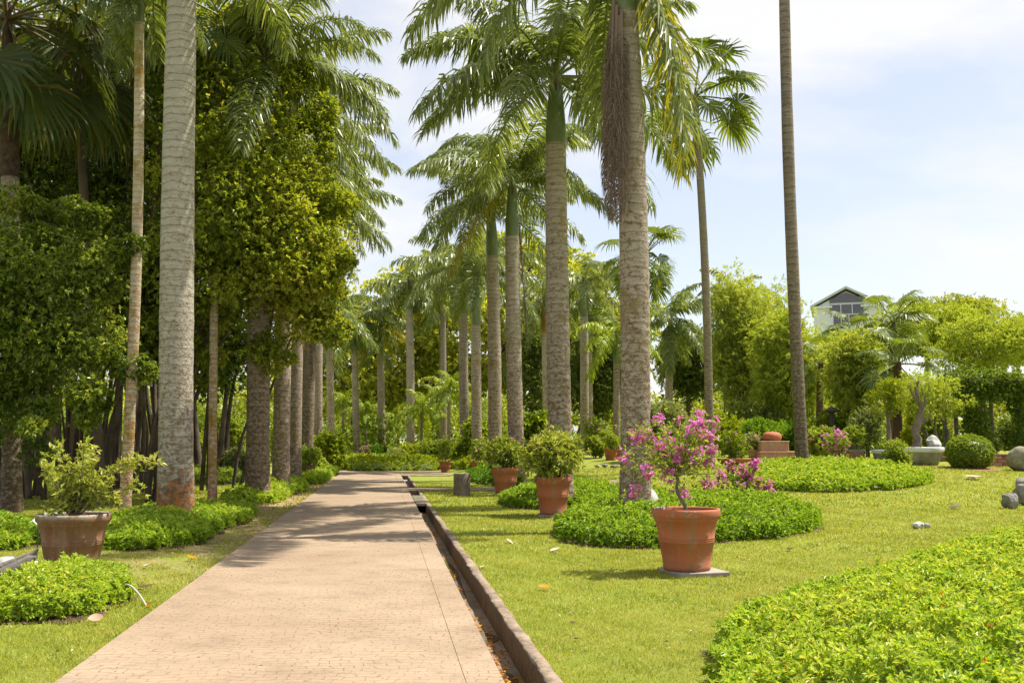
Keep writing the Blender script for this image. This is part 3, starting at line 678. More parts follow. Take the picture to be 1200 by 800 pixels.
def palm(label, px, Y, tpx, cpy, wpx, shaft, group, n=16, kind='royal', tm='royal', seed=1, cat='palm tree', name='royal_palm', scale=1.0, dry=0, emin=-35, fixed=(), sm_='shaft', bulge=1.0, curve=0, emax=80, flare=1.25, dead=(), skip=False):
    rng = np.random.default_rng(seed); b = base(px, Y); t = A(tpx, cpy, Y); H = t[2] - b[2]; dx = t[0] - b[0]
    root = thing(name, label, cat, b, group); r = wpx / FPX * Y / 2
    zs = np.linspace(0, H - shaft, 34); f = zs / H
    curve = curve or rng.normal(0, .05); ctr = np.stack([dx * f + curve * np.sin(f * PI), 0 * f, zs], -1)
    rad = r * (np.interp(f, [0, .03, .12, .4, .7, 1], [flare, 1.12, 1.02, 1.02 * bulge, .95, .84]))
    rad = rad * (1 + .012 * np.sin(zs * 9) + rng.normal(0, .006, len(zs)))
    ctr[0, 2] = -.12
    mb = MB(); tube(mb, ctr, rad, tm, 26 if wpx > 20 else 14, .5, True); link('trunk', mb.mesh('trunk'), root)
    topc = np.array([dx, 0, H])
    if shaft > 0:
        f2 = np.linspace(0, 1, 10); c2 = ctr[-1] + (topc - ctr[-1]) * f2[:, None]
        mb = MB(); tube(mb, c2, rad[-1] * np.interp(f2, [0, .04, .3, .8, 1], [.97, 1.04, .98, .66, .5]), sm_, 18, .5, True)
        # leaf bases clasping the shaft
        for a in range(4):
            an = a * 1.6; d = np.array([math.cos(an), math.sin(an), 0]) * rad[-1] * .32
            tube(mb, [topc * .999 - (topc - ctr[-1]) * .25 + d * .7, topc + d * .6, topc + d * .9 + [0, 0, .35]], [rad[-1] * .5, rad[-1] * .36, rad[-1] * .12], 'boot' if a % 2 else sm_, 8)
        link('crownshaft', mb.mesh('crownshaft'), root)
    put_fronds(root, topc + [0, 0, -.05], kind, n, rng, scale, emax, emin, dry, 'frond' if 'fan' not in kind else 'palm_leaf', fixed, skip)
    for (z, az, s) in dead:
        o = link('dead_frond', fronds_for('dead')[0][len(root.children) % 2], root, (topc[0] + math.cos(az) * r * .95, math.sin(az) * r * .95, z))
        o.rotation_euler = (0, 0, az); o.scale = (s, s, s)
    return root
RG = 'royal palms planted along the right side of the path'
LG = 'royal palms planted along the left side of the path'
palm('tallest right royal palm with dead brown fronds hanging down its trunk', 744, 17, 727, -85, 34, 1.6, RG, 15, seed=3, emin=-25, tm='royal', fixed=[(-60, .1, True), (-60, 5.8, False), (-60, .5, True), (-16, 3.5, False), (2, 3.0, False)], scale=1.08, skip=True, dead=((9.1, 4.25, 1.0), (9.2, 4.0, 1.0), (9.0, 4.6, .95), (8.8, 4.1, .95), (8.9, 4.45, .98), (9.0, 3.75, .85)))
palm('right royal palm with a broad green crown behind the bushy terracotta pot', 658, 23, 651, 88, 27, 1.7, RG, 17, seed=4, emin=-14, scale=1.08, fixed=[(50, 3.1, False), (34, 3.5, False), (-16, 3.7, False), (-38, 5.7, False)])
palm('right royal palm with a brown dead frond dangling beside its shaft', 606, 33, 600, 213, 18.5, 1.9, RG, 18, seed=5, emin=-16, dead=((8.6, .1, 1.0),), fixed=[(-38, 3.5, True)])
palm('right royal palm third from the bougainvillea, rings on a pale trunk', 580, 38, 575, 238, 16, 2.1, RG, 17, seed=6, emin=-20)
palm('slender right royal palm with a long green crownshaft', 559, 49, 557, 318, 12, 2.7, RG, 16, seed=7, emin=-20)
palm('right royal palm farthest along the row, next to the slender one', 546, 55, 544, 322, 11, 2.2, RG, 16, seed=8, emin=-20)
palm('left royal palm nearest the camera with orange lichen on its thick base', 206, 18, 216, -120, 38, 1.7, LG, 15, seed=9, tm='royal_near', bulge=1.0, emin=-20, flare=1.2)
palm('thick dark trunked left royal palm at the end of the near bed', 302, 25.5, 312, 70, 26, 1.7, LG, 13, seed=10, tm='royal_dark', emin=-40, fixed=[(18, -.3, False), (2, .3, False), (-38, 0, False), (34, -.9, False)])
palm('left royal palm standing second behind the thick dark trunk', 329, 30, 336, 110, 19, 1.7, LG, 13, seed=11, tm='royal', emin=-40, fixed=[(34, .1, False), (2, -.2, False)])
palm('left royal palm third in the tight cluster of trunks', 344, 35, 350, 195, 16.5, 1.8, LG, 14, seed=12, tm='royal', emin=-40, dead=((8.2, -.6, .9), (8.2, .4, .95)), fixed=[(18, 0, False), (-16, .4, False)])
palm('left royal palm fourth in the cluster with a brown sheath on its trunk', 358, 40, 362, 248, 14.5, 1.9, LG, 14, seed=13, tm='royal_dark', emin=-40, fixed=[(34, 0, False), (2, .2, False)], dead=((7.4, -.5, .9),))
FG = 'royal palms beyond the end of the walk'
palm('far palm with dark folded fronds at the left of the distant row', 388, 62, 385, 372, 8.5, 1.6, FG, 13, 'far', seed=14, emin=-65, emax=75, scale=.85)
palm('far palm between the dark folded one and the orange fronded one', 419, 74, 416, 375, 7.5, 1.8, FG, 15, 'far', seed=15, emin=-55)
palm('far palm with orange drying fronds', 448, 76, 446, 382, 8.5, 1.8, FG, 13, 'far', seed=16, emin=-55, dry=5, scale=.95)
palm('far palm with a light drooping crown at the centre of the walk end', 481, 72, 479, 328, 9.5, 2.2, FG, 12, 'far', seed=17, emin=-60, emax=60, dry=1, scale=1.0)
palm('distant palm crown rising behind the slender right palm', 520, 74, 519, 325, 8, 2, FG, 18, 'far', seed=18, emin=-50)
palm('distant palm behind the gap between first two left trunks', 372, 54, 374, 215, 11, 2, FG, 16, 'far', seed=20, emin=-45)
BG = 'palms growing among the shrubs behind the right lawn'
palm('small palm with an orange crownshaft behind the right row', 641, 66, 637, 352, 8, 2.2, BG, 13, 'far', seed=21, sm_='shaft_orange', emin=-50, scale=.75)
palm('feather palm with drooping grey green fronds between two thin trunks', 785, 62, 786, 372, 9, 1.5, BG, 16, 'far', seed=22, emin=-60, scale=.95)
palm('feather palm just left of the tallest right trunk', 722, 52, 722, 395, 8, 1.4, BG, 14, 'areca', seed=23, emin=-50, scale=1.2)
palm('feather palm crown behind the broad crowned royal palm', 690, 70, 688, 345, 9, 2, BG, 16, 'far', seed=24, emin=-50, scale=.95)
palm('short trunked palm with a plain grey stem near the pink flowers', 685, 55, 684, 330, 10, 2, BG, 10, 'far', seed=25, emin=-40, scale=.8)
palm('feather palm crown low behind the bamboo at right', 862, 75, 861, 345, 7, 1.6, BG, 14, 'far', seed=26, emin=-50, scale=.8)
YG = 'low yellow green palms beyond the cross path'
for i, (px, Y, cp, s, lb) in enumerate([(495, 66, 478, 1.1, 'low golden palm clump just right of the central far trunk'), (527, 64, 455, 1.0, 'slim golden palm on a thin green stem left of the stump'),
        (428, 78, 482, 1.0, 'low golden palm left of the orange fronded palm'), (402, 80, 470, .9, 'low golden palm at the left end of the cross path'), (512, 76, 470, 1.1, 'golden palm clump half hidden behind another clump'), (560, 70, 480, .9, 'golden palm clump behind the slender right palm'), (467, 80, 492, .9, 'short pale palm by the pink potted plant')]):
    palm(lb, px, Y, px, cp, 3.5 if i != 1 else 4, .4, YG, 15, 'areca', 'thin', seed=40 + i, name='golden_palm', scale=s * .82, emin=-35, emax=78)
# fan palms and thin trunks
palm('slim fan palm with airy crown against the sky', 832, 34, 814, 112, 9.5, 0, None, 15, 'fan', 'thin', seed=50, name='fan_palm', scale=1.35, emin=-60, emax=75, curve=.12, fixed=[(34, .1, False), (2, .2, False), (-16, -.3, False)])
palm('yellow green fan palm behind the tallest right trunk', 752, 44, 754, 300, 9, 0, None, 17, 'fan', 'thin', seed=51, name='fan_palm', scale=1.15, emin=-55)
palm('tall bare palm trunk leaning left at the right of the lawn', 941, 33, 917, -110, 14, 0, None, 14, 'fan', 'spotted', seed=52, name='fan_palm', scale=1.1, emin=-30, curve=-.1)
palm('thin mossy trunked palm with blotches of orange and white bark', 146, 19.5, 163, -28, 12.5, 1.0, None, 11, 'royal', 'thin_moss', seed=53, name='slender_palm', scale=.52, emin=-45, fixed=[(-38, 4.0, False), (-38, 4.9, False), (-60, 4.4, False)], curve=.1)
palm('thin palm with yellowed fan leaves right of the big left trunk', 249, 25, 259, 18, 9.5, 0, None, 15, 'fan', 'thin_moss', seed=54, name='slender_palm', scale=1.1, emin=-70, emax=60)
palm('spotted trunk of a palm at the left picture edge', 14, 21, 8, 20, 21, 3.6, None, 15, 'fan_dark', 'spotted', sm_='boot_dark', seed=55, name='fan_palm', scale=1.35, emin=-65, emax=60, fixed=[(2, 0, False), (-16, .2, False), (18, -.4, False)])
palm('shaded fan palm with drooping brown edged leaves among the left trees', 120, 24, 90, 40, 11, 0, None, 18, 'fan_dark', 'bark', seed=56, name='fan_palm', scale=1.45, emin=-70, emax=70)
palm('low fan palm with glossy leaves behind the white bonsai tray', 1052, 44, 1052, 425, 10, 0, None, 16, 'fan', 'boot', seed=57, name='fan_palm', scale=1.1, emin=-45)
palm('fan palm cresting the shrubs right of the white gabled building', 1045, 62, 1046, 378, 8, 0, None, 17, 'fan', 'boot', seed=58, name='fan_palm', scale=1.5, emin=-45)
palm('fan palm in front of the white gabled building', 1005, 60, 1002, 394, 8, 0, None, 16, 'fan', 'boot', seed=59, name='fan_palm', scale=1.3, emin=-45)
palm('small fan palm tucked right of the leaning trunk', 962, 50, 962, 425, 8, 0, None, 14, 'fan', 'boot', seed=60, name='fan_palm', scale=.95, emin=-45)

# ------------------------------------------------------------------ broadleaf trees and shrubs
def stems(root, starts, targets, r0, m, rng, name='stem', wig=.35, n=9):
    for s, t in zip(starts, targets):
        s = np.asarray(s, float); t = np.asarray(t, float); f = np.linspace(0, 1, n)[:, None]
        mid = rng.normal(0, wig, 3); mid[2] = 0
        bow = np.array([0, 0, 1.]) * np.linalg.norm((t - s)[:2]) * .35
        P = s + (t - s) * f + (mid - bow * .0) * np.sin(f * PI) + np.array([-(t - s)[0], -(t - s)[1], 0]) * .22 * np.sin(f * PI)
        mb = MB(); tube(mb, P, np.linspace(r0, r0 * .3, n), m, 8); link(name, mb.mesh(name), root)
def foliage(clumps, rad, nsp, k, Lf, m, rng, asp=.48, flat=.75, vm=.45, spread=.75, up=.25, vsd=.17, curl=.25, hang=0):
    """clumps (n,3), rad (n,) ; nsp sprigs in each"""
    n = len(clumps); c = np.repeat(clumps, nsp, 0); r = np.repeat(rad, nsp)[:, None]; d = sph(n * nsp, rng)
    q = r * rng.uniform(.3, 1.0, (n * nsp, 1)) ** .6 * (1 + .22 * np.maximum(0, rng.normal(0, 1, (n * nsp, 1)))); o = d * q * [1, 1, flat]
    vmn = np.repeat(np.clip(vm + rng.normal(0, .11, n), 0, 1), nsp)
    mb = MB(); sprigs(mb, c + o, d * [1, 1, 1] + [0, 0, up - hang], k, Lf, Lf * asp, m, rng, spread, vmn, vsd, curl); return mb
def ellclumps(cen, rx, ry, rz, n, rng, shell=.55):
    d = sph(n, rng); u = rng.uniform(shell, 1, (n, 1)); return np.asarray(cen) + d * u * [rx, ry, rz]
def tree(label, bpx, Y, cpx, cpy, wpx, hpx, n=60, cr=.9, nsp=60, k=6, Lf=.13, m='broad', tm='bark', tr=.2, seed=1, name='broadleaf_tree', cat='tree', group=None, nstem=1, sspread=.3, vm=.45, asp=.52, flat=.75, depth=None, limbs=10, up=.25, shell=.5, hang=0, spread=.75, sy=0, lobes=()):
    rng = np.random.default_rng(seed); b = base(bpx, Y); root = thing(name, label, cat, b, group)
    cen = A(cpx, cpy, Y + sy) - b; rx = wpx / 2 / FPX * (Y + sy); rz = hpx / 2 / FPX * (Y + sy); ry = depth or rx * .8
    cl = ellclumps(cen, max(rx - cr * .7, .2), max(ry - cr * .7, .2), max(rz - cr * .6, .15), n, rng, shell); cl[:, 2] = np.maximum(cl[:, 2], .3)
    rad = cr * rng.uniform(.5, 1.3, n)
    for (lx, ly, lr) in lobes:
        q = A(lx, ly, Y + sy) - b; lr = lr / FPX * (Y + sy); e = q + rng.normal(0, .5, (7, 3)) * lr; cl = np.vstack([cl, e]); rad = np.append(rad, lr * rng.uniform(.35, .7, 7))
    link('foliage', foliage(cl, rad, nsp, k, Lf, m, rng, asp, flat, vm, spread, up, .17, .25, hang).mesh('foliage'), root)
    low = max(cen[2] - rz * .75, cen[2] * .3, .15)
    if nstem == 1:
        top = np.array([cen[0] * .75, cen[1] * .75, low + rz * .25]); mb = MB(); f = np.linspace(0, 1, 8)[:, None]
        tube(mb, np.array([0, 0, -.1]) + (top - [0, 0, -.1]) * f + np.array([rng.normal(0, .12 * tr * 5), 0, 0]) * np.sin(f * PI), np.linspace(tr * 1.25, tr * .6, 8), tm, 12); link('trunk', mb.mesh('trunk'), root)
        sel = cl[rng.choice(n, min(n, limbs), False)]; stems(root, [top - [0, 0, .1]] * len(sel), sel, tr * .45, tm, rng, 'limb', rx * .06)
    else:
        a = rng.random(nstem) * 2 * PI; ss = np.stack([np.cos(a), np.sin(a), 0 * a], -1) * sspread * rng.uniform(.3, 1, (nstem, 1)); ss[:, 2] = -.1
        sel = cl[rng.choice(n, min(n, nstem), False)]; stems(root, ss[:len(sel)], sel, tr, tm, rng, 'stem', rx * .08)
    return root
TG = 'dense dark broadleaf trees on the left'
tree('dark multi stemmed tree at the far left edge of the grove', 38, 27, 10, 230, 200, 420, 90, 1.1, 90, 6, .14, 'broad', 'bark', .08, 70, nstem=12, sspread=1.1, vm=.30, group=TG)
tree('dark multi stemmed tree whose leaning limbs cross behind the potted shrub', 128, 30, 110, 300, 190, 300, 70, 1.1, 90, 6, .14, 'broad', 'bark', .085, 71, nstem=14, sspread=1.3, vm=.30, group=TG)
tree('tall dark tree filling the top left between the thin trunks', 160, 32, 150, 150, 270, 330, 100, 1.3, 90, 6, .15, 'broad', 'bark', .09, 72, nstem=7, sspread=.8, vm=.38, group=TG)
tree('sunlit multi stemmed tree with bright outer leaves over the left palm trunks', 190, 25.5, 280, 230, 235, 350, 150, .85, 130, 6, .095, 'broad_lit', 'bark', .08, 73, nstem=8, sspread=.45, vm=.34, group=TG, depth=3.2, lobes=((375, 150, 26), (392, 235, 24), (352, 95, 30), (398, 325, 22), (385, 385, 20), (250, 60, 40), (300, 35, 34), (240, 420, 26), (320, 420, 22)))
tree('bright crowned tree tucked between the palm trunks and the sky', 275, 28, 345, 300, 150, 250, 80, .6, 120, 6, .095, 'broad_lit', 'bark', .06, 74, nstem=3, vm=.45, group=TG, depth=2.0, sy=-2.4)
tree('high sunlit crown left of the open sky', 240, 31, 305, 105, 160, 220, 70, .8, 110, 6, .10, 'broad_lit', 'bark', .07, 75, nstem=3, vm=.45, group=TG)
tree('back row tree closing the top left corner', 60, 40, 30, 150, 260, 420, 80, 1.7, 80, 6, .19, 'broad', 'bark', .18, 76, nstem=6, sspread=1, vm=.45, group=TG)
tree('back row tree seen through the grove behind the mossy trunk', 200, 42, 190, 200, 250, 440, 80, 1.8, 80, 6, .19, 'broad', 'bark', .18, 77, nstem=7, sspread=1.2, vm=.42, group=TG)
tree('low dark tree under the grove near the big left palm', 186, 27, 190, 395, 120, 130, 40, .8, 80, 6, .13, 'broad', 'bark', .07, 78, nstem=7, sspread=.4, vm=.3, group=TG)
tree('shaded small tree between the spotted trunk and the mossy trunk', 62, 26, 5, 375, 290, 300, 130, .65, 120, 6, .085, 'broad', 'bark', .045, 79, nstem=5, sspread=.5, vm=.42, group=TG, sy=-6.3, depth=1.8, lobes=((40, 250, 30), (95, 265, 26), (120, 330, 28), (150, 300, 20), (100, 470, 30), (30, 500, 30), (150, 430, 24)))
tree('leafy dark crown hanging between the mossy trunk and the spotted trunk', 110, 28, 150, 330, 170, 200, 60, .9, 90, 6, .12, 'broad', 'bark', .05, 68, nstem=5, sspread=.5, vm=.4, group=TG, sy=-2.5, depth=2)
tree('green crown closing the sky above the mossy trunk', 150, 29, 205, 60, 260, 190, 70, .9, 110, 6, .11, 'broad', 'bark', .07, 67, nstem=4, sspread=.6, vm=.45, group=TG)
tree('shadowy thicket tree right of the big left trunk', 262, 40, 255, 400, 120, 150, 40, 1.1, 80, 6, .17, 'broad', 'bark', .14, 80, nstem=3, sspread=.5, vm=.4, group=TG)
CG = 'large canopy trees far behind the palms'
kw = dict(m='canopy', tm='bark', nsp=70, k=6, Lf=.40, asp=.55, flat=.38, group=CG, shell=.85, limbs=14, cat='tree', name='canopy_tree')
tree('broad layered canopy tree behind the right palm row', 585, 100, 590, 365, 250, 210, 110, 2.2, tr=.5, seed=81, vm=.62, **kw)
tree('layered canopy tree filling the view between the far palms', 500, 105, 500, 395, 210, 190, 95, 2.2, tr=.5, seed=82, vm=.62, **kw)
tree('canopy tree closing the left end of the far palm row', 420, 100, 415, 430, 150, 150, 60, 2.6, tr=.45, seed=83, vm=.7, **kw)
tree('canopy tree behind the broad crowned royal palm', 675, 95, 680, 385, 180, 190, 75, 2.6, tr=.45, seed=84, vm=.7, **kw)
kd = dict(m='dark', tm='bark', nsp=80, k=6, Lf=.22, asp=.5, limbs=8, cat='tree', name='dark_leafed_tree', group='dark leafed trees behind the right row')
tree('dark glossy tree in the gap right of the broad royal palm', 700, 72, 700, 440, 90, 130, 45, 1.3, tr=.2, seed=85, **kd)
tree('dark glossy tree behind the third right trunk', 622, 76, 625, 430, 80, 150, 40, 1.4, tr=.2, seed=86, vm=.6, **kd)
tree('dark round tree behind the slim fan palm trunk', 808, 66, 805, 425, 80, 110, 40, 1.2, tr=.2, seed=87, **kd)
kb = dict(tm='cane', nsp=90, k=6, Lf=.26, asp=.17, flat=1.1, up=-.1, hang=.35, shell=.35, cat='bamboo', name='bamboo_clump', group='bamboo clumps at the back of the lawn')
tree('tall yellow green bamboo clump left of the leaning trunk', 868, 56, 868, 405, 95, 185, 60, 1.0, m='bamboo', tr=.045, seed=89, nstem=26, sspread=1.2, vm=.55, **kb)
tree('feathery bamboo clump directly behind the leaning trunk', 925, 53, 922, 430, 110, 150, 60, .95, m='feather', tr=.04, seed=90, nstem=22, sspread=1.0, vm=.6, **kb)
tree('small pale bamboo clump above the pink potted flowers', 1003, 46, 1000, 440, 75, 100, 40, .7, m='bamboo', tr=.03, seed=91, nstem=20, sspread=.6, vm=.6, **kb)
tree('bamboo clump rising between the white building and leaning trunk', 900, 64, 905, 400, 110, 150, 45, 1.2, m='feather', tr=.045, seed=92, nstem=16, sspread=1.2, vm=.6, **kb)
kf = dict(tm='bark_pale', k=6, asp=.26, flat=.5, cat='tree', limbs=14)
tree('feathery spreading tree above the vine covered pergola', 1158, 58, 1155, 405, 150, 95, 60, 1.1, nsp=80, Lf=.2, m='feather', tr=.16, seed=93, vm=.5, name='feathery_tree', **kf)
tree('light green tree on the skyline right of the white building', 1090, 85, 1085, 385, 150, 95, 60, 1.6, nsp=80, Lf=.3, m='feather', tr=.25, seed=94, vm=.45, name='feathery_tree', **kf)
tree('rounded tree on the skyline at the right picture edge', 1190, 95, 1195, 405, 130, 95, 50, 1.8, nsp=80, Lf=.3, m='canopy', tr=.25, seed=95, vm=.45, name='skyline_tree', **kf)
tree('far bushy crown at the highest point of the right skyline', 1135, 110, 1130, 375, 110, 80, 40, 1.8, nsp=70, Lf=.35, m='canopy', tr=.25, seed=96, vm=.45, name='skyline_tree', **kf)
tree('wispy light tree behind the bonsai in the white tray', 1105, 40, 1095, 465, 100, 70, 40, .55, nsp=50, Lf=.12, m='feather', tr=.05, seed=97, vm=.5, name='wispy_tree', nstem=7, sspread=.3, **{q: v for q, v in kf.items() if q != 'limbs'})
tree('bright tree massed below the white gabled building', 985, 70, 985, 418, 130, 80, 45, 1.3, nsp=80, Lf=.25, m='feather', tr=.2, seed=98, vm=.4, name='feathery_tree', **kf)
tree('cloud pruned small tree with dark trunk between rock and trough', 1040, 38, 1040, 465, 50, 62, 9, .42, nsp=120, Lf=.09, m='lime', tr=.1, seed=99, vm=.3, name='pruned_tree', shell=.7, **kf)
SG = 'shrubs massed behind the right lawn'
def bush(label, px, Y, top, wpx, m, Lf, n=16, seed=1, nsp=70, vm=.45, group=SG, asp=.42, name='shrub', flowers=None, cr=None, k=6, bot=None, tm='bark'):
    b = base(px, Y); pyb = HZ + (EYE - b[2]) * FPX / Y
    rng = np.random.default_rng(seed); root = thing(name, label, 'shrub', b, group)
    hz = (pyb - top) / FPX * Y; rx = wpx / 2 / FPX * Y; cr = cr or min(rx, hz) * .42
    cl = ellclumps((0, 0, hz * .5), max(rx - cr, .05), max(rx * .7 - cr, .05), max(hz * .5 - cr * .7, .05), n, rng, .4); cl[:, 2] = np.maximum(cl[:, 2], cr * .5)
    link('foliage', foliage(cl, cr * rng.uniform(.7, 1.15, n), nsp, k, Lf, m, rng, asp, .85, vm).mesh('foliage'), root)
    stems(root, [(rng.normal(0, .06), rng.normal(0, .06), -.05) for _ in range(4)], cl[:4], .03, tm, rng, 'stem', .05)
    if flowers:
        fm, nf = flowers; P = cl[rng.integers(n, size=nf)] + sph(nf, rng) * cr * [1.05, 1.05, .95]
        mb = MB(); sprigs(mb, P, np.tile([0, -.3, 1.], (nf, 1)), 7, Lf * .8, Lf * .6, fm, rng, 1.0); link('flowers', mb.mesh('flowers'), root)
    return root
bush('pale bushy shrub behind the magenta bougainvillea', 775, 38, 462, 95, 'pale', .14, 26, 110, 80, .35)
bush('low rounded yellow hedge shrub beside the slim fan palm', 862, 46, 486, 90, 'lime', .13, 22, 111, 90, .35)
bush('upright lime conifer like bush behind the yellow hedge', 845, 48, 466, 24, 'lime', .12, 8, 112, 90, .45)
bush('green shrub right of the leafy stem under the row palms', 565, 52, 478, 60, 'shrub', .22, 14, 113, 60, .5, asp=.6)
bush('broad leafed yellow green shrub behind the third right trunk', 628, 46, 472, 62, 'areca', .24, 14, 114, 60, .4, asp=.6)
bush('green shrub beside the small distant pots', 700, 42, 506, 34, 'shrub', .12, 10, 115, 70, .5)
bush('pink flowering shrub in the gap right of the bushy pot', 700, 50, 486, 42, 'shrub', .13, 10, 116, 60, .5, flowers=('magenta', 26))
bush('green fern like shrub behind the stepped planter', 930, 46, 492, 70, 'cover_deep', .2, 16, 117, 60, .6, asp=.25)
bush('dark shrub mass under the tall bamboo', 888, 52, 470, 100, 'dark', .18, 20, 118, 70, .5)
bush('grey green shrub behind the grey stone log', 1018, 42, 470, 55, 'pale', .13, 14, 119, 60, .25)
bush('yellow flowering shrub behind the bonsai tray', 1068, 41, 483, 26, 'lime', .11, 8, 120, 60, .7)
bush('loose shrub at the foot of the wispy tree', 1100, 44, 480, 70, 'shrub', .14, 16, 121, 60, .5, flowers=('pink', 14))
bush('clipped olive shrub overhanging the grey trough', 1051, 31.5, 511, 40, 'shrub', .07, 12, 122, 100, .55)
bush('shrub with pink blooms right of the leaning trunk', 965, 40, 496, 55, 'shrub', .13, 14, 123, 60, .55, flowers=('pink', 30))
bush('green shrub mass behind the grey stone log and pots', 985, 46, 478, 80, 'areca', .16, 18, 124, 60, .35)
bush('dark shrub behind the brick wall at the right edge', 1190, 46, 485, 60, 'dark', .16, 14, 125, 60, .5)
bush('pale dry looking shrub beyond the brick wall', 1150, 42, 505, 60, 'pale', .13, 12, 126, 60, .2)
DG = 'shrubs beyond the left palms'
for i, (px, Y, top, wp, m, lb) in enumerate([(225, 46, 500, 60, 'areca', 'yellow green shrub seen left of the thin blotched trunk'), (268, 50, 478, 55, 'shrub', 'leafy shrub seen between the thin trunk and thick dark trunk'),
        (385, 52, 500, 50, 'areca', 'bright shrub in the gap left of the far palms'), (350, 44, 520, 60, 'shrub', 'grey green shrub behind the small brown pots'), (20, 60, 490, 60, 'shrub', 'sunlit shrub glimpsed beyond the spotted trunk'),
        (112, 62, 480, 60, 'areca', 'sunlit shrub glimpsed beyond the potted shrub'), (275, 40, 522, 40, 'pale', 'silvery low shrub behind the thick dark trunk'), (160, 66, 490, 50, 'shrub', 'shrub glimpsed right of the mossy trunk'), (240, 70, 455, 80, 'shrub', 'tall shrub mass beyond the thin blotched trunk')]):
    bush(lb, px, Y, top, wp, m, .2, 14, 130 + i, 60, .5, DG)
EG = 'shrubs lining the cross path'
for i, (px, Y, top, wp, m, lb) in enumerate([(440, 66, 520, 40, 'cover_deep', 'low green shrub left of the far pink pot'), (510, 60, 515, 55, 'shrub', 'green shrub right of the central far palm'), (545, 54, 508, 40, 'shrub', 'green shrub beside the red far pot'),
        (482, 70, 516, 40, 'lime', 'lime shrub at the foot of the central far palm'), (583, 50, 500, 42, 'areca', 'yellow green shrub between two right trunks')]):
    bush(lb, px, Y, top, wp, m, .18, 12, 150 + i, 60, .45, EG)
# far wood closing the horizon
def farwood():
    rng = np.random.default_rng(9); mb = MB(); cl = []; rad = []
    for i in range(420):
        px = rng.uniform(-250, 1450); Y = rng.uniform(118, 165); topz = np.interp(px, [-250, 380, 420, 700, 900, 1450], [12, 12, 9, 11, 9, 9]) * rng.uniform(.6, 1.05)
        cl.append([(px - 600) / FPX * Y, Y, rng.uniform(0, 1) ** .5 * topz * .9]); rad.append(rng.uniform(2.2, 3.6))
    mb = foliage(np.array(cl), np.array(rad), 60, 5, .6, 'canopy', rng, .5, .8, .35)
    tag(link('far_wood', mb.mesh('far_wood')), 'hazy belt of woodland closing the view behind the garden', 'woodland', kind='stuff')
    mb = MB(); cl = []; rad = []
    for i in range(300):
        px = rng.uniform(-150, 1350); Y = rng.uniform(74, 92); 
        cl.append([(px - 600) / FPX * Y, Y, rng.uniform(.2, 2.6 if px > 380 else 3.5)]); rad.append(rng.uniform(.9, 1.5))
    mb = foliage(np.array(cl), np.array(rad), 50, 5, .34, 'shrub', rng, .5, .8, .4)
    tag(link('undergrowth', mb.mesh('undergrowth')), 'green undergrowth between the garden trees and the woodland', 'undergrowth', kind='stuff')
farwood()

# ------------------------------------------------------------------ pots
def pot_parts(root, rr, h, m, banded=True, soil='soil', s=1.0, n=40):
    """a flowerpot: rr rim radius, h height, standing at the root's origin"""
    p = [(0, 0), (rr * .66, 0), (rr * .68, .012), (rr * .70, h * .07), (rr * .685, h * .085)]
    if banded:
        p += [(rr * .80, h * .455), (rr * .815, h * .46), (rr * .815, h * .475), (rr * .805, h * .482), (rr * .82, h * .49), (rr * .82, h * .505), (rr * .81, h * .512), (rr * .825, h * .52), (rr * .825, h * .535), (rr * .815, h * .545)]
    p += [(rr * .895, h * .80), (rr * .93, h * .81), (rr * .935, h * .83), (rr * .945, h * .85), (rr * .985, h * .87), (rr, h * .9), (rr, h * .965), (rr * .985, h), (rr * .94, h), (rr * .92, h * .97), (rr * .9, h * .86)]
    mb = MB(); lathe(mb, p, m, n); pot = link('pot', mb.mesh('pot'), root)
    mb = MB(); a = np.linspace(0, 2 * PI, 20, endpoint=False); rng = np.random.default_rng(int(rr * 1000))
    V = [(0, 0, h * .9)] + [(math.cos(t) * rr * .45, math.sin(t) * rr * .45, h * .9 + rng.normal(0, .01)) for t in a] + [(math.cos(t) * rr * .91, math.sin(t) * rr * .91, h * .87) for t in a]
    F3 = [[0, 1 + i, 1 + (i + 1) % 20] for i in range(20)]
    mb.add(V, F3, soil, .5, True); off = 0
    mb.F.append((np.array([[1 + i, 21 + i, 21 + (i + 1) % 20, 1 + (i + 1) % 20] for i in range(20)], np.int32), 0, True))
    link('soil', mb.mesh('pot_soil'), pot); return pot
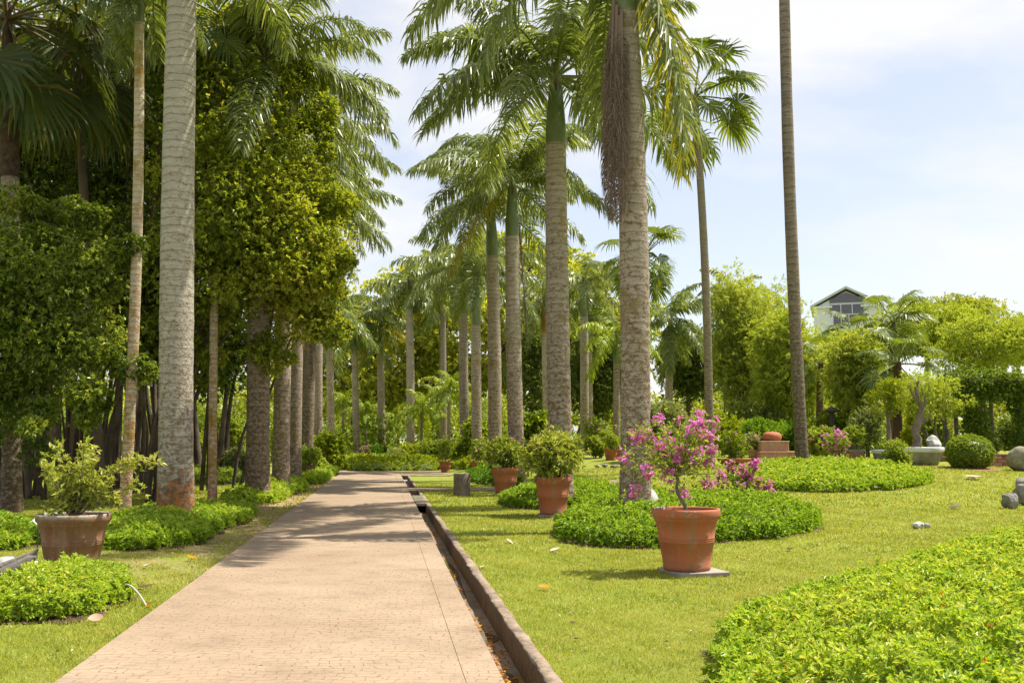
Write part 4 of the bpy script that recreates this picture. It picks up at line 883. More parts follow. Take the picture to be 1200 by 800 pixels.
def branchy(root, z0, ends, Lf, m, rng, tm='bark_pale', r0=.012, per=26, k=4, asp=.5, flowers=None, vm=.5, start=.35, spread=.7, jit=.05, fl=.05, trunk=None):
    """stems to the given end points, leaves along them, flower heads near the tips"""
    LB = MB(); FB = MB(); z = np.array([0, 0, z0])
    fork = z if trunk is None else z + np.asarray(trunk)
    if trunk is not None:
        mb = MB(); f = np.linspace(0, 1, 9)[:, None]; P = z - [0, 0, .05] + (fork - z + [0, 0, .05]) * f + np.array([.03, 0, 0]) * np.sin(f * 7)
        tube(mb, P, np.linspace(r0 * 2.6, r0 * 1.5, 9), tm, 10); link('stem', mb.mesh('stem'), root)
    for e in ends:
        e = np.asarray(e, float); f = np.linspace(0, 1, 10)[:, None]; d = e - fork
        P = fork + d * f + np.array([0, 0, 1.]) * np.linalg.norm(d[:2]) * .22 * np.sin(f * PI) + rng.normal(0, .03, 3) * np.sin(f * PI)
        mb = MB(); tube(mb, P, np.linspace(r0, r0 * .3, 10), tm, 6); link('stem', mb.mesh('stem'), root)
        ff = rng.uniform(start, 1.02, per); i0 = np.clip((ff * 9).astype(int), 0, 8); t = np.clip(ff * 9 - i0, 0, 1)[:, None]
        Q = P[i0] * (1 - t) + P[i0 + 1] * t + rng.normal(0, jit, (per, 3))
        sprigs(LB, Q, unit(np.tile(d, (per, 1))) * .5 + rng.normal(0, .5, (per, 3)) + [0, 0, .3], k, Lf, Lf * asp, m, rng, spread, vm, .2, .35)
        if flowers:
            for (fm, prob, num) in flowers:
                if rng.random() < prob:
                    Qf = P[-1] + rng.normal(0, fl, (num, 3)); sprigs(FB, Qf, rng.normal(0, 1, (num, 3)), 5, Lf * .95, Lf * .8, fm, rng, 1.0)
    if LB.n: link('foliage', LB.mesh('foliage'), root)
    if FB.n: link('flowers', FB.mesh('flowers'), root)
# magenta bougainvillea pot
g = G(805, 672); rng = np.random.default_rng(21)
tag(link('paving_slab', (lambda m: (box(m, (0, 0, .02), (.62, .62, .05), 'slab', bev=.006), m.mesh('paving_slab'))[1])(MB()), loc=g + [.07, 0, 0]), 'grey concrete slab under the bougainvillea pot', 'slab').rotation_euler = (0, 0, .25)
root = thing('potted_bougainvillea', 'large terracotta pot with a gnarled magenta bougainvillea', 'potted plant', g + [0, 0, .046])
pot_parts(root, .39, .69, 'terra')
sc1 = g[1] / FPX
tips = [(738, 545), (748, 512), (770, 506), (785, 502), (802, 498), (812, 512), (775, 530), (822, 506), (835, 518), (842, 536), (838, 552), (790, 520), (760, 560), (745, 580), (757, 520), (828, 494), (806, 530), (815, 548), (783, 560), (772, 548), (846, 505), (850, 560), (795, 545), (765, 535), (733, 562), (810, 585), (835, 575)]
ends = [((px - 808) * sc1, rng.normal(0, .22), (672 - py) * sc1) for px, py in tips] + [((px - 808) * sc1, rng.normal(0, .25), (672 - py) * sc1) for px, py in zip(rng.uniform(745, 845, 6), rng.uniform(505, 560, 6))]
branchy(root, .62, ends, .045, 'shrub', rng, 'bark_pale', .010, 25, 3, .55, [('magenta', .8, 12), ('pink', .45, 6)], .6, .35, .8, .07, .04, trunk=(-.10, 0, .42))
ends2 = [((px - 808) * sc1, rng.normal(0, .1), (672 - py) * sc1) for px, py in [(860, 570), (875, 565), (885, 552), (893, 566), (872, 580), (868, 552)]]
g2 = G(870, 603); r2 = thing('bougainvillea_shrub', 'small pink bougainvillea leaning out of the bed behind the large pot', 'shrub', g2); s2 = g2[1] / FPX
branchy(r2, 0, [((px - 870) * s2, rng.normal(0, .15), (603 - py) * s2) for px, py in [(845, 560), (858, 548), (872, 552), (885, 545), (893, 566), (897, 572), (866, 570), (878, 560)]], .08, 'shrub', rng, 'bark_pale', .012, 20, 3, .55, [('pink', .8, 14), ('magenta', .4, 8)], .4, .4, .8, .06, .05)
# bushy pot
def round_pot(label, px, py, wpx, hpx, m, plant, seed, top, pw, Lf, vm=.5, slab=None, tm='terra', flowers=None, name='potted_shrub', n=16, nsp=60, k=5, asp=.42, group=None):
    g = G(px, py); s = g[1] / FPX; rng = np.random.default_rng(seed); z = 0
    if slab:
        mb = MB(); box(mb, (0, 0, .02), (slab, slab, .05), 'slab', bev=.006); tag(link('paving_slab', mb.mesh('paving_slab'), loc=g), 'flat grey slab beneath the ' + label.split(' with')[0], 'slab'); z = .046
    root = thing(name, label, 'potted plant', g + [0, 0, z], group); h = hpx * s; rr = wpx * s / 2
    pot_parts(root, rr, h, tm, n=32 if wpx > 25 else 20)
    if plant == 'none': return root
    hh = (py - top) * s - h; rx = pw * s / 2; cr = min(rx, max(hh, .1)) * .5
    cl = ellclumps((0, 0, h + hh * .5), max(rx - cr, .02), max(rx - cr, .02), max(hh * .5 - cr * .6, .02), n, rng, .3)
    link('foliage', foliage(cl, cr * rng.uniform(.8, 1.15, n), nsp, k, Lf, m, rng, asp, .85, vm).mesh('foliage'), root)
    stems(root, [(rng.normal(0, rr * .2), rng.normal(0, rr * .2), h * .85) for _ in range(5)], cl[:5], .012, 'bark_pale', rng, 'stem', .03)
    if flowers:
        nf = flowers[1]; P = cl[rng.integers(n, size=nf)] + sph(nf, rng) * cr * 1.05; mb = MB()
        sprigs(mb, P, np.tile([0, -.3, 1.], (nf, 1)), 6, Lf * .8, Lf * .65, flowers[0], rng, 1.0); link('flowers', mb.mesh('flowers'), root)
    return root
round_pot('terracotta pot with a broad mound of drooping green leaves', 648, 605, 44, 43, 'varieg', 'x', 31, 512, 88, .125, .5, .62, n=26, nsp=44, k=5, asp=.36)
round_pot('terracotta pot with a loose shrub, behind the drooping leaved pot', 592, 581, 33, 31, 'varieg', 'x', 32, 517, 62, .12, .3, .7, n=18, nsp=26, k=4, asp=.45, flowers=('pink', 8))
# aged left pot with arching variegated shrub
g = G(84, 668); rng = np.random.default_rng(23); s4 = g[1] / FPX
root = thing('potted_shrub', 'aged brown clay pot with lichened rim and arching yellow green shrub', 'potted plant', g)
pot_parts(root, .415, .655, 'terra_old')
tips = [(60, 530), (52, 545), (70, 525), (75, 550), (95, 535), (118, 527), (105, 530), (128, 555), (150, 548), (178, 546), (165, 543), (135, 565), (122, 575), (155, 580), (70, 570), (85, 545), (105, 555), (140, 585), (62, 558), (95, 565), (110, 570), (85, 580), (120, 548), (100, 590), (80, 598), (65, 598)]
branchy(root, .58, [((px - 84 - 6) * s4 + 0.0, rng.normal(0, .22), (668 - py) * s4) for px, py in tips], .068, 'varieg', rng, 'bark_pale', .011, 26, 4, .5, None, .55, .3, .75, .04)
# plant tag
g = G(43, 655); mb = MB(); root = thing('plant_label', 'small white plant label on a dark rod beside the aged pot', 'label stake', g)
tube(mb, [(0, 0, -.03), (0, 0, .45)], .007, 'metal_dark', 6); link('rod', mb.mesh('rod'), root)
mb = MB(); box(mb, (0, 0, 0), (.09, .006, .05), 'white_paint', bev=.002); o = link('plate', mb.mesh('plate'), root, (-.02, -.015, .475)); o.rotation_euler = (-.5, .7, .2)
SP = 'small terracotta pots in the distance'
round_pot('small red pot with pale pink flowers behind the concrete stump', 559, 550, 15, 9, 'shrub', 'x', 33, 512, 26, .12, .5, n=10, nsp=30, flowers=('pink', 14), group=SP)
round_pot('small red pot with loose green leaves at the far right bend', 522, 553, 15, 12, 'shrub', 'x', 34, 512, 32, .14, .4, n=8, nsp=20, asp=.5, flowers=('magenta', 2), group=SP)
round_pot('small brown pot with a low rosette plant beyond the walk', 463, 547, 12, 9, 'pale', 'x', 35, 525, 26, .12, .4, n=7, nsp=20, group=SP)
round_pot('small dark pot with a purple pink plant beyond the walk', 431, 544, 11, 8, 'shrub', 'x', 36, 519, 20, .12, .4, n=8, nsp=20, flowers=('magenta', 34), group=SP)
round_pot('small terracotta pot on the lawn left of the tallest trunk', 716, 539, 17, 13, 'shrub', 'x', 37, 508, 26, .11, .5, n=8, nsp=24, group=SP)
round_pot('second small pot half hidden behind the lawn pot', 726, 537.5, 12, 11, 'shrub', 'x', 38, 510, 20, .11, .5, n=8, nsp=24, flowers=('pink', 5), group=SP)
round_pot('brown pot with a leafy shrub under the third left trunk', 341, 566, 14, 17, 'areca', 'x', 39, 508, 26, .13, .3, n=10, nsp=24, tm='terra_old', group=SP)
round_pot('wide brown pot with green shrub at the end of the left bed', 361, 562, 17, 16, 'shrub', 'x', 41, 524, 34, .12, .5, n=10, nsp=30, tm='terra_old', group=SP)
round_pot('tiny pot with a green plant beyond the far lawn', 386, 540, 7, 6, 'shrub', 'x', 42, 520, 12, .12, .5, n=5, nsp=16, group=SP)
round_pot('plain faded pot in front of the stepped planter', 884, 541, 16, 14, 'pale', 'x', 43, 508, 30, .10, .5, tm='terra_pale', n=9, nsp=20, flowers=('pink', 24))
# wide bowls, box planters
def bowl(label, px, py, wpx, hpx, tm, m, top, pw, Lf, seed, flowers=None, vm=.5, name='bowl_planter', n=10):
    g = G(px, py); s = g[1] / FPX; root = thing(name, label, 'planter', g); rr = wpx * s / 2; h = hpx * s; rng = np.random.default_rng(seed)
    mb = MB(); lathe(mb, [(0, 0), (rr * .6, 0), (rr * .82, h * .35), (rr * .94, h * .72), (rr * .94, h * .8), (rr, h * .84), (rr, h), (rr * .92, h), (rr * .9, h * .85)], tm, 32); b = link('bowl', mb.mesh('bowl'), root)
    mb = MB(); lathe(mb, [(rr * .905, h * .87), (0.001, h * .9)], 'soil', 24); link('soil', mb.mesh('bowl_soil'), b)
    hh = (py - top) * s - h; rx = pw * s / 2; cr = min(rx, hh) * .5
    cl = ellclumps((0, 0, h + hh * .5), max(rx - cr, .02), max(rx * .7 - cr, .02), max(hh * .5 - cr * .6, .02), n, rng, .3)
    link('foliage', foliage(cl, cr * rng.uniform(.7, 1.1, n), 26, 5, Lf, m, rng, .5, .85, vm).mesh('foliage'), root)
    stems(root, [(rng.normal(0, .05), 0, h * .85) for _ in range(4)], cl[:4], .02, 'bark_pale', rng, 'stem', .04)
    if flowers:
        nf = flowers[1]; P = cl[rng.integers(n, size=nf)] + sph(nf, rng) * cr * 1.05; mb = MB()
        sprigs(mb, P, np.tile([0, -.3, 1.], (nf, 1)), 6, Lf * .8, Lf * .65, flowers[0], rng, 1.0); link('flowers', mb.mesh('flowers'), root)
bowl('wide shallow terracotta bowl with a leafy shrub and pink blooms', 860, 545, 40, 8, 'terra', 'areca', 503, 52, .10, 51, ('pink', 10), .4, n=14)
bowl('low pink bowl with magenta flowers right of the leaning trunk', 981, 545, 20, 8, 'terra_pale', 'shrub', 506, 46, .10, 52, ('magenta', 70), .5)
def boxplanter(label, px, py, wpx, hpx, m, seed, plant=None, d=.7, tiers=1, rz=0.0, rimm=None):
    g = G(px, py); s = g[1] / FPX; root = thing('box_planter', label, 'planter', g, rz=rz); w_ = wpx * s; h = hpx * s; rng = np.random.default_rng(seed)
    z = 0
    for t in range(tiers):
        ww = w_ * (1 - .36 * t); hh = h / tiers; mb = MB(); off = -w_ * .13 * t
        box(mb, (off, 0, z + hh * .45), (ww * .96, d * (1 - .2 * t) * .96, hh * .9 + .02), m, bev=.02); link('body', mb.mesh('body'), root)
        mb = MB(); box(mb, (off, 0, z + hh * .93), (ww, d * (1 - .2 * t), hh * .15), rimm or m, bev=.015); link('rim', mb.mesh('rim'), root)
        z += hh
    if plant:
        mm, top, pw, Lf, fl = plant; hh = (py - top) * s - h; rx = pw * s / 2; cr = min(rx, hh) * .5
        cl = ellclumps((0, 0, h + hh * .5), max(rx - cr, .02), .15, max(hh * .5 - cr * .6, .02), 10, rng, .3)
        link('foliage', foliage(cl, cr * rng.uniform(.7, 1.1, 10), 26, 5, Lf, mm, rng, .4, .85, .5).mesh('foliage'), root)
        stems(root, [(rng.normal(0, .1), 0, h * .9) for _ in range(4)], cl[:4], .02, 'bark_pale', rng, 'stem', .04)
    return root, g, s, z
root, g, s, z = boxplanter('stepped terracotta planter with two square tiers', 912, 541, 52, 24, 'terra_pale', 53, None, 1.2, 2)
mb = MB(); lathe(mb, [(0, 0), (.30, 0), (.36, .08), (.37, .2), (.30, .3), (.2, .34), (0.001, .36)], 'terra', 24, wob=.02)
o = link('clay_urn', mb.mesh('clay_urn'), None, g + [-.13 * 52 * s, 0, z + .0]); tag(o, 'rounded red clay urn on top of the stepped planter', 'urn')
g = g + [0, 1.3, 0]; g[2] = hgt(g[0], g[1]); rt = thing('fern_shrub', 'fern leaved green shrub spreading over the stepped planter', 'shrub', g); rng = np.random.default_rng(54)
cl = ellclumps((-.2, 0, 1.15), .9, .5, .3, 16, rng, .3); link('foliage', foliage(cl, np.full(16, .35), 30, 6, .2, 'cover_deep', rng, .25, .7, .75).mesh('foliage'), rt); stems(rt, [(0, 0, -.05)] * 6, cl[:6], .03, 'bark', rng)
boxplanter('weathered box planter with leafy shrub beside the magenta bowl', 1001, 543, 19, 16, 'terra_old', 55, ('shrub', 497, 34, .12, None), .6, 1, 0, 'stone')
g = G(1030, 527); s = g[1] / FPX
def rockmesh(r, seed, m='stone', sub=3, rough=.35, flat=1.0):
    bm = bmesh.new(); bmesh.ops.create_icosphere(bm, subdivisions=sub, radius=1)
    V = np.array([v.co[:] for v in bm.verts]); F = [[v.index for v in f.verts] for f in bm.faces]; bm.free(); o = Vector((seed * 3.7, seed * 1.3, 0))
    dd = np.array([noise.noise(Vector(v) * 1.1 + o) * rough * 1.6 + noise.noise(Vector(v) * 2.7 + o) * rough * .6 + noise.noise(Vector(v) * 7 + o) * rough * .15 for v in V])
    V = V * (1 + dd[:, None]); V = np.sign(V) * np.abs(V) ** .9 * np.asarray(r) * [1, 1, flat]
    mb = MB(); mb.add(V, F, m, .5, sub > 2); return mb.mesh('rock')
o = link('stone_log', rockmesh((13.5 * s, .45, 7.5 * s), 4, 'stone', 4, .18), None, g + [0, 0, 6 * s]); tag(o, 'long rounded grey boulder lying behind the grey trough', 'boulder')
def tray(label, px, py, wpx, hpx, name='bonsai_tray'):
    g = G(px, py); s = g[1] / FPX; root = thing(name, label, 'planter', g); rx = wpx * s / 2; h = hpx * s
    mb = MB(); n = 48; a = np.linspace(0, 2 * PI, n, endpoint=False); prof = [(.66, 0), (.74, .05), (.86, .45), (.93, .72)]
    def ring(prof, m, mb):
        V = []
        for r, z in prof: 
            se = (np.abs(np.cos(a)) ** 4 + np.abs(np.sin(a)) ** 4) ** -.25 if False else 1.0
            V.append(np.stack([rx * r * np.cos(a) * se, rx * .62 * r * np.sin(a) * se, np.full(n, z * h)], -1))
        k = len(prof); V = np.concatenate(V); i = np.arange(k - 1)[:, None] * n; j = np.arange(n)[None]; j2 = (j + 1) % n
        mb.add(V, np.stack([i + j, i + j2, i + n + j2, i + n + j], -1).reshape(-1, 4), m, .5, True)
    ring([(.001, 0)] + prof, 'tray', mb); b = link('bowl', mb.mesh('tray_bowl'), root)
    mb = MB(); ring([(.93, .72), (.985, .76), (1.0, .82), (1.0, .95), (.985, 1), (.9, 1), (.88, .9)], 'white_glaze', mb); link('rim', mb.mesh('tray_rim'), root)
    mb = MB(); ring([(.9, .9), (.001, .95)], 'soil', mb); link('soil', mb.mesh('tray_soil'), root)
    return root, g, s, h, rx
tray('grey trough with white rim behind the bonsai tray', 1040, 543, 36, 16, 'trough_planter')
root, g, s, h, rx = tray('wide oval planter with white rim holding a twisted bonsai', 1078, 545, 57, 21)
rng = np.random.default_rng(61)
fork = np.array([-.02 * 1, 0, h])
def X(px, py, y=0): return np.array([(px - 1078) * s, y, (545 - py) * s])
mb = MB(); P = np.array([X(1074, 527), X(1077, 515), X(1073, 505), X(1079, 492), X(1083, 480), X(1079, 468), X(1077, 455), X(1081, 447)]); tube(mb, P, np.array([.17, .15, .13, .125, .10, .08, .06, .04]), 'bark_pale', 12); link('trunk', mb.mesh('trunk'), root)
for q in ([X(1080, 490), X(1086, 478), X(1088, 468), X(1084, 458)], [X(1076, 508), X(1080, 498), X(1087, 492), X(1092, 484)], [X(1079, 470), X(1073, 462), X(1068, 452)]):
    mb = MB(); tube(mb, q, np.linspace(.08, .025, len(q)), 'bark_pale', 8); link('limb', mb.mesh('limb'), root)
cl = np.array([X(1084, 455), X(1092, 482), X(1066, 450), X(1080, 443), X(1094, 462), X(1072, 440), X(1064, 460), X(1090, 448)]); link('foliage', foliage(cl, np.full(8, .3), 30, 4, .1, 'shrub', rng, .45, .8, .6).mesh('foliage'), root)
o = link('bonsai_rock', rockmesh((.26, .2, .3), 9, 'stone_white', 2, .4), None, g + [(1092 - 1078) * s, -.1, h + .1]); tag(o, 'pointed pale rock set in the bonsai planter', 'rock')
# ball bush on bare soil
g = G(1137, 549); s = g[1] / FPX; rng = np.random.default_rng(62)
mb = MB(); a = np.linspace(0, 2 * PI, 20, endpoint=False); rr = 1.0 + .12 * np.sin(a * 3); V = [[0, 0, .03]] + [[math.cos(t) * r_, math.sin(t) * r_ * 1.2, .0] for t, r_ in zip(a, rr)]
V = np.array(V) + g; V[1:, 2] = hgt(V[1:, 0], V[1:, 1]) + .012; V[0, 2] += .02
mb.add(V, [[0, 1 + i, 1 + (i + 1) % 20] for i in range(20)], 'soil_red', .5, True); link('soil', mb.mesh('soil'), kind='structure')
root = thing('ball_shrub', 'clipped ball shaped shrub on bare soil in front of the brick wall', 'shrub', g); R_ = 25 * s
P = sph(1300, rng); P = P[P[:, 2] > -.75]; mb = MB(); sprigs(mb, P * R_ * [1, 1, .82] * rng.uniform(.88, 1.0, (len(P), 1)) + [0, 0, 18 * s], P, 6, .085, .04, 'shrub', rng, .7, .45, .16); 
bm = bmesh.new(); bmesh.ops.create_icosphere(bm, subdivisions=3, radius=1); BV = np.array([v.co[:] for v in bm.verts]); BF = [[v.index for v in f.verts] for f in bm.faces]; bm.free()
mb.add(BV * R_ * [.86, .86, .7] + [0, 0, 18 * s], BF, 'dark', .5, True); link('foliage', mb.mesh('foliage'), root)
mb = MB(); tube(mb, [(0, 0, -.05), (0, 0, .4)], [.09, .06], 'bark', 8); link('trunk', mb.mesh('trunk'), root)
# rocks
def rock(label, px, py, wpx, hpx, seed, m='stone', dy=.8, sub=3, rough=.35, group=None, name='rock', sink=.15):
    g = G(px, py); s = g[1] / FPX; rx, rz = wpx * s / 2, hpx * s / 2
    o = link(name, rockmesh((rx, rx * dy, rz), seed, m, sub, rough), None, g + [0, 0, rz * (1 - sink)]); tag(o, label, 'rock', group); o.rotation_euler = (0, 0, seed); return o
rock('pale blocky rock left of the clipped ball shrub', 1121, 547, 14, 12, 1, 'stone_white', sub=2)
rock('jagged grey rock, front left one of the right edge pile', 1184, 596, 18, 20, 2, rough=.27, sub=4)
rock('grey rock behind, right one of the right edge pile', 1200, 592, 20, 26, 3, rough=.27, sub=4)
rock('flat topped dark rock uppermost in the right edge pile', 1204, 578, 22, 22, 5, rough=.35)
rock('big round boulder beside the brick wall at the right edge', 1200, 552, 34, 30, 6, 'tray', rough=.12, sub=4)
rock('small dark stone on a flat rock by the trough', 1057, 541, 11, 7, 7, sub=2)
rock('flat pale rock in front of the trough', 1052, 545, 22, 5, 8, 'stone_white', sub=2)
rock('white block of stone at the foot of the tallest right palm', 759, 619, 26, 50, 10, 'stone_white', sub=3, rough=.16)
rock('pinkish stone lying on the lawn above the corner bed', 1076, 620, 15, 9, 11, 'stone_white', sub=2)
rock('second small pale stone right of the pinkish one', 1087, 619, 7, 7, 12, 'stone_white', sub=2)
rock('rough brown rock low behind the wispy tree', 1112, 530, 30, 14, 13, rough=.4)
rock('white rock beyond the brick wall under the pergola', 1182, 528, 26, 10, 14, 'stone_white', rough=.3)
for i, (px, py, w_, l_) in enumerate([(700, 543, 8, 'leftmost'), (709, 542.5, 7, 'middle'), (720, 543, 9, 'rightmost')]):
    rock(l_ + ' of the small edging stones near the distant lawn pots', px, py + 5, w_, 4, 20 + i, sub=2)
# low brick walls
def brickwall(label, px, py, wpx, hpx, rzd=0):
    g = G(px, py); s = g[1] / FPX; W_, H_ = wpx * s, hpx * s; root = thing('brick_wall', label, 'wall', g, rz=rzd)
    mb = MB(); box(mb, (0, 0, H_ / 2 - .02), (W_ - .03, .28, H_ - .05), 'concrete'); link('mortar', mb.mesh('mortar'), root)
    rng = np.random.default_rng(3); rows_ = max(2, int(H_ / .12)); n_ = max(3, int(W_ / .34)); bw = W_ / n_; bh = (H_ - .06) / rows_
    mb = MB(); box(mb, (0, 0, 0), (bw - .02, .34, bh - .018), 'brick', bev=.006); me = mb.mesh('brick')
    mb = MB(); box(mb, (0, 0, 0), (bw / 2 - .02, .34, bh - .018), 'brick', bev=.006); mh = mb.mesh('brick')
    for r_ in range(rows_):
        if r_ % 2:
            for i in range(n_ - 1): link('brick', me, root, (-W_ / 2 + bw * (i + 1), rng.normal(0, .004), bh * (r_ + .5)))
            for e in (-1, 1): link('brick', mh, root, (e * (W_ / 2 - bw / 4), 0, bh * (r_ + .5)))
        else:
            for i in range(n_): link('brick', me, root, (-W_ / 2 + bw * (i + .5), rng.normal(0, .004), bh * (r_ + .5)))
    mb = MB(); box(mb, (0, 0, H_ - .03), (W_ + .04, .4, .06), 'soil_red', bev=.01); link('coping', mb.mesh('coping'), root)
brickwall('low red brick wall behind the clipped ball shrub', 1172, 546, 44, 14)
brickwall('short brick wall end between the bonsai tray and ball shrub', 1110, 540, 26, 15)
# pergola with vines
def pergola():
    Y = 40; b = base(1165, Y); root = thing('pergola', 'garden pergola smothered in hanging dark vines', 'pergola', b); s = Y / FPX; rng = np.random.default_rng(63); H_ = (HZ + (EYE - b[2]) / s - 452) * s
    xs = [(1138 - 1165) * s, (1152 - 1165) * s, (1196 - 1165) * s, (1240 - 1165) * s]
    for x in xs:
        for y in (0, 2.2):
            mb = MB(); tube(mb, [(x, y, -.1), (x, y, H_)], .09, 'timber', 8); link('post', mb.mesh('post'), root)
    for y in (0, 2.2):
        mb = MB(); box(mb, ((xs[0] + xs[-1]) / 2, y, H_ + .06), (xs[-1] - xs[0] + .4, .12, .14), 'timber', bev=.01); link('beam', mb.mesh('beam'), root)
    for i in range(8):
        x = xs[0] + (xs[-1] - xs[0]) * i / 7; mb = MB(); box(mb, (x, 1.1, H_ + .19), (.08, 2.9, .11), 'timber', bev=.01); link('rafter', mb.mesh('rafter'), root)
    cl = []; rd = []
    for x in np.linspace(xs[0] - .3, xs[-1] + .3, 15):
        for y in (-.1, 1.1, 2.2): cl.append((x + rng.normal(0, .1), y, H_ + .22 + rng.normal(0, .08))); rd.append(.36)
        for t in range(3): cl.append((x, -.1 + rng.normal(0, .05), H_ - .1 - t * .22 * rng.random())); rd.append(.25)
    for x in xs:
        for z in np.arange(.2, H_, .22): cl.append((x + rng.normal(0, .08), -.1, z)); rd.append(.28 if x < 0 else .22)
    link('vine', foliage(np.array(cl), np.array(rd), 34, 5, .14, 'shrub', rng, .6, 1.0, .15, hang=.5).mesh('vine'), root)
pergola()
# concrete stump
g = G(541, 581); s = g[1] / FPX; mb = MB(); lathe(mb, [(10 * s * 1.02, -.03), (10 * s, .02), (10 * s * .97, .3), (10 * s * .98, 26 * s - .02), (10 * s * .95, 26 * s), (0.001, 26 * s - .01)], 'bark_pale', 28, wob=.025)
o = link('tree_stump', mb.mesh('tree_stump'), None, g); tag(o, 'cut cylindrical stump beside the walk where the drain crosses', 'stump')
# driftwood edging left, hose, sticks
g = G(5, 694); root = thing('driftwood', 'grey weathered driftwood plank propped at the lower left edge', 'driftwood', g)
s = g[1] / FPX; rng = np.random.default_rng(64)
def XL(px, py, y=0): return np.array([(px - 5) * s, y, (694 - py) * s])
mb = MB(); tube(mb, [XL(-40, 690), XL(-10, 680), XL(12, 668, .05), XL(28, 658, .1), XL(34, 655, .1)], [.07, .075, .07, .05, .012], 'timber', 10); link('log', mb.mesh('log'), root)
mb = MB(); tube(mb, [XL(-30, 675, .2), XL(0, 664, .3), XL(18, 656, .3), XL(26, 648, .3)], [.04, .05, .04, .01], 'timber', 8); link('branch', mb.mesh('branch'), root)
o = link('rock', rockmesh((.28, .22, .14), 31, 'stone_white', 3, .35), None, G(-4, 682) + [0, 0.25, .08]); tag(o, 'pale rock behind the driftwood at the left edge', 'rock')
g0 = G(130, 700); g1 = G(172, 712); mb = MB(); f = np.linspace(0, 1, 12)[:, None]; P = (g1 - g0) * f + np.array([0, 0, .16]) * np.sin(f * PI * .9 + .25) ; tube(mb, P, .009, 'pipe', 8)
o = link('hose', mb.mesh('hose'), None, g0); tag(o, 'pale plastic hose arching out of the lower left ground cover', 'hose')
o = link('plant_label', (lambda m: (box(m, (0, 0, .12), (.05, .01, .24), 'metal_dark'), box(m, (.01, -.02, .27), (.10, .012, .06), 'white_paint'), m.mesh('plant_label'))[2])(MB()), None, G(310, 578)); tag(o, 'tiny white plant label in the bed under the left palms', 'label stake')
# lamp post like bollard
b = base(977, 45); mb = MB(); root = thing('garden_lamp', 'dark garden lamp post behind the magenta flowers', 'lamp post', b)
tube(mb, [(0, 0, -.1), (0, 0, 2.0)], .12, 'metal_dark', 10); link('post', mb.mesh('post'), root); mb = MB(); lathe(mb, [(0, 2.25), (.3, 2.1), (.32, 2.0), (.14, 1.95), (0.001, 1.95)][::-1], 'metal_dark', 16); link('lamp_head', mb.mesh('lamp_head'), root)
# fallen leaves
LFG = 'fallen leaves on the lawn'
def fallen(label, px, py, size, m, seed, z=None, group=LFG):
    g = G(px, py); rng = np.random.default_rng(seed); mb = MB(); n = 7; L_ = size; V = []; F = []
    for i in range(n):
        t = i / (n - 1); w_ = size * .38 * math.sin(PI * min(1, t * .92 + .05)) ** .8; zc = .012 + .25 * size * (t - .5) ** 2 * 4 * .5
        V += [(t * L_ - L_ / 2, -w_, zc + w_ * .5), (t * L_ - L_ / 2, 0, zc), (t * L_ - L_ / 2, w_, zc + w_ * .35)]
    for i in range(n - 1):
        a = i * 3; F += [[a, a + 3, a + 4, a + 1], [a + 1, a + 4, a + 5, a + 2]]
    mb.add(V, F, m, rng.uniform(.3, .9), True)
    o = link('fallen_leaf', mb.mesh('fallen_leaf'), None, g + [0, 0, .015] if z is None else (g[0], g[1], z)); tag(o, label, 'leaf', group); o.rotation_euler = (rng.normal(0, .2), rng.normal(0, .2), rng.uniform(0, 6.3))
fallen('orange fallen leaf on the lawn right of the drain', 638, 692, .13, 'orange', 1)
fallen('cream fallen leaf curled beside the hose', 171, 691, .16, 'litter', 2)
fallen('cream fallen leaf near the bottom left bed corner', 112, 729, .12, 'litter', 3)
fallen('red fallen leaf on grass right of the left bed', 224, 656, .14, 'orange', 4)
fallen('small pale leaf on grass between pot and path', 172, 665, .09, 'litter', 5)
fallen('brown fallen leaf on shaded lawn by the kerb', 596, 637, .14, 'litter', 6)
fallen('long pale fallen leaf lying on the far right lawn', 1140, 562, .6, 'litter', 7)
fallen('brown leaf scrap on the lawn right of the bougainvillea pot', 925, 646, .12, 'litter', 8)
fallen('thin pale leaf on the lawn left of the rock pile', 1120, 597, .35, 'litter', 9)
fallen('small brown leaf near the kerb edge', 566, 667, .08, 'litter', 10)
fallen('dark curled leaf by the pinkish stone', 1057, 617, .07, 'litter', 11)
fallen('flat stone coloured leaf behind the bougainvillea pot', 838, 577, .35, 'litter', 12)
fallen('rusty leaf at the edge of the walk by the hose', 176, 713, .10, 'orange', 13)
fallen('small leaf left of the pinkish stone on open lawn', 1008, 592, .09, 'litter', 14)
fallen('brown leaf under the clipped bed by the tallest palm', 651, 647, .14, 'litter', 15)
rng = np.random.default_rng(88); mb = MB()
Yv = np.concatenate([rng.uniform(5.4, 9.5, 190), rng.uniform(9.5, 24, 120)]); cv = .895 + rng.normal(0, .06, len(Yv)); cv = np.clip(cv, PR + .03, DR - .03)
P = np.stack([cv + K * Yv, Yv, np.full(len(Yv), -.188)], -1); a = rng.random(len(Yv)) * 6.3
leaves(mb, P, np.stack([np.cos(a), np.sin(a), .15 + 0 * a], -1), rng.uniform(.03, .065, len(Yv)), rng.uniform(.02, .03, len(Yv)), 'orange', rng.random(len(Yv)), rng)
tag(link('leaf_litter', mb.mesh('leaf_litter')), 'orange leaf litter strewn along the bottom of the drain', 'leaf litter', kind='stuff')
mb = MB(); n = 1500; x = rng.uniform(-6, 9, n); y = rng.uniform(6, 26, n); c = x - K * y; ok = (c > KR + .05) | (c < PL - .05); x, y = x[ok], y[ok]; a = rng.random(len(x)) * 6.3
leaves(mb, np.stack([x, y, hgt(x, y) + .022], -1), np.stack([np.cos(a), np.sin(a), .2 + 0 * a], -1), rng.uniform(.02, .055, len(x)), rng.uniform(.012, .03, len(x)), 'litter', rng.random(len(x)) ** 2, rng)
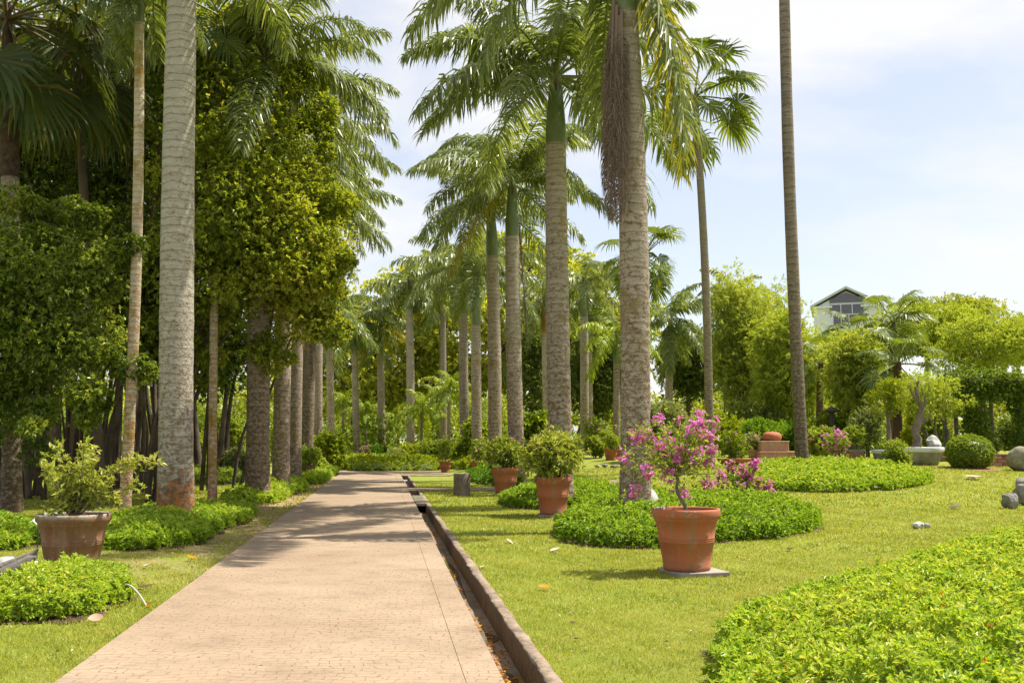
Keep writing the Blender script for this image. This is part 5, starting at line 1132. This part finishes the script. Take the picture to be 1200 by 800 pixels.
n = 160; y = rng.uniform(5.5, 24, n); c = rng.uniform(PL + .1, PR - .05, n); a = rng.random(n) * 6.3
leaves(mb, np.stack([c + K * y, y, np.full(n, .024)], -1), np.stack([np.cos(a), np.sin(a), .08 + 0 * a], -1), rng.uniform(.012, .045, n), rng.uniform(.004, .012, n), 'litter', rng.random(n) ** 2 * .6, rng)
tag(link('leaf_litter', mb.mesh('leaf_litter')), 'tiny brown leaf scraps scattered on lawn and path', 'leaf litter', kind='stuff')

# ------------------------------------------------------------------ white gabled building
def building():
    Y = 175; s = Y / FPX
    c = A(992, 362, Y); root = thing('gabled_building', 'white gabled building with grey louvred windows above the treetops', 'building', (c[0], Y, 0), rz=-.32)
    def Q(px, py): return ((px - 992) * s, EYE + (HZ - py) * s)
    xl, ze = Q(951, 359); xr, _ = Q(1034, 359); za = Q(992, 337)[1]; dep = 14
    mb = MB(); V = [(x, y, z) for y in (0, dep) for (x, z) in ((xl + .6, 0), (xr - .6, 0), (xr - .6, ze), (0, za - .5), (xl + .6, ze))]
    mb.add(V, [[0, 1, 2, 3, 4], [9, 8, 7, 6, 5]], 'wall_white'); mb.F.append((np.array([[0, 5, 6, 1], [1, 6, 7, 2], [4, 9, 5, 0]], np.int32), 0, False)); link('wall', mb.mesh('wall'), root)
    for sg, xe in ((-1, xl), (1, xr)):
        mb = MB(); V = [(xe, y, ze + o_) for y in (-.8, dep + .8) for o_ in (-.05, .35)] + [(0, y, za + o_) for y in (-.8, dep + .8) for o_ in (-.05, .35)]
        mb.add(V, [[0, 1, 5, 4], [2, 6, 7, 3], [1, 3, 7, 5], [0, 4, 6, 2], [0, 2, 3, 1]], 'roof'); link('roof', mb.mesh('roof'), root)
    mb = MB(); x0, z0 = Q(953, 359.5); x1, z1 = Q(976, 357.5); box(mb, ((x0 + x1) / 2, -.25, (z0 + z1) / 2), (x1 - x0, .4, .35), 'white_paint'); link('ledge', mb.mesh('ledge'), root)
    mb = MB(); box(mb, (-(x0 + x1) / 2, -.25, (z0 + z1) / 2), (x1 - x0, .4, .35), 'white_paint'); link('ledge', mb.mesh('ledge'), root)
    for (a, b, t, bt, gable) in ((973, 1011, 341.5, 354, True), (973, 1011, 356, 367, False), (977, 1003, 368.5, 381, False)):
        xa, zt = Q(a, t); xb, zb = Q(b, bt); mb = MB(); n_ = 7
        if gable:
            xm = 0; zs = zb + (zt - zb) * .38; V = [(xa, 0, zb), (xb, 0, zb), (xb, 0, zs), (xm, 0, zt), (xa, 0, zs)]
            mb.add([(x, -.06, z) for x, _, z in V], [[0, 1, 2, 3, 4]], 'louvre'); wdw = link('window', mb.mesh('window'), root)
        else:
            box(mb, ((xa + xb) / 2, -.03, (zt + zb) / 2), (xb - xa, .07, zt - zb), 'louvre'); wdw = link('window', mb.mesh('window'), root)
        mb = MB()
        for i in range(n_):
            z = zb + (zt - zb) * (i + .5) / n_; hw = (xb - xa) / 2
            if gable and z > zb + (zt - zb) * .38: hw *= (zt - z) / ((zt - zb) * .62)
            box(mb, (((xa + xb) / 2) if not gable else 0, -.12, z), (max(hw * 2 - .2, .1), .08, .1), 'louvre')
        for xx in np.linspace(xa, xb, 4)[1:-1]:
            if not gable: box(mb, (xx, -.2, (zt + zb) / 2), (.12, .06, zt - zb), 'white_paint')
        link('slat', mb.mesh('slat'), wdw)
building()
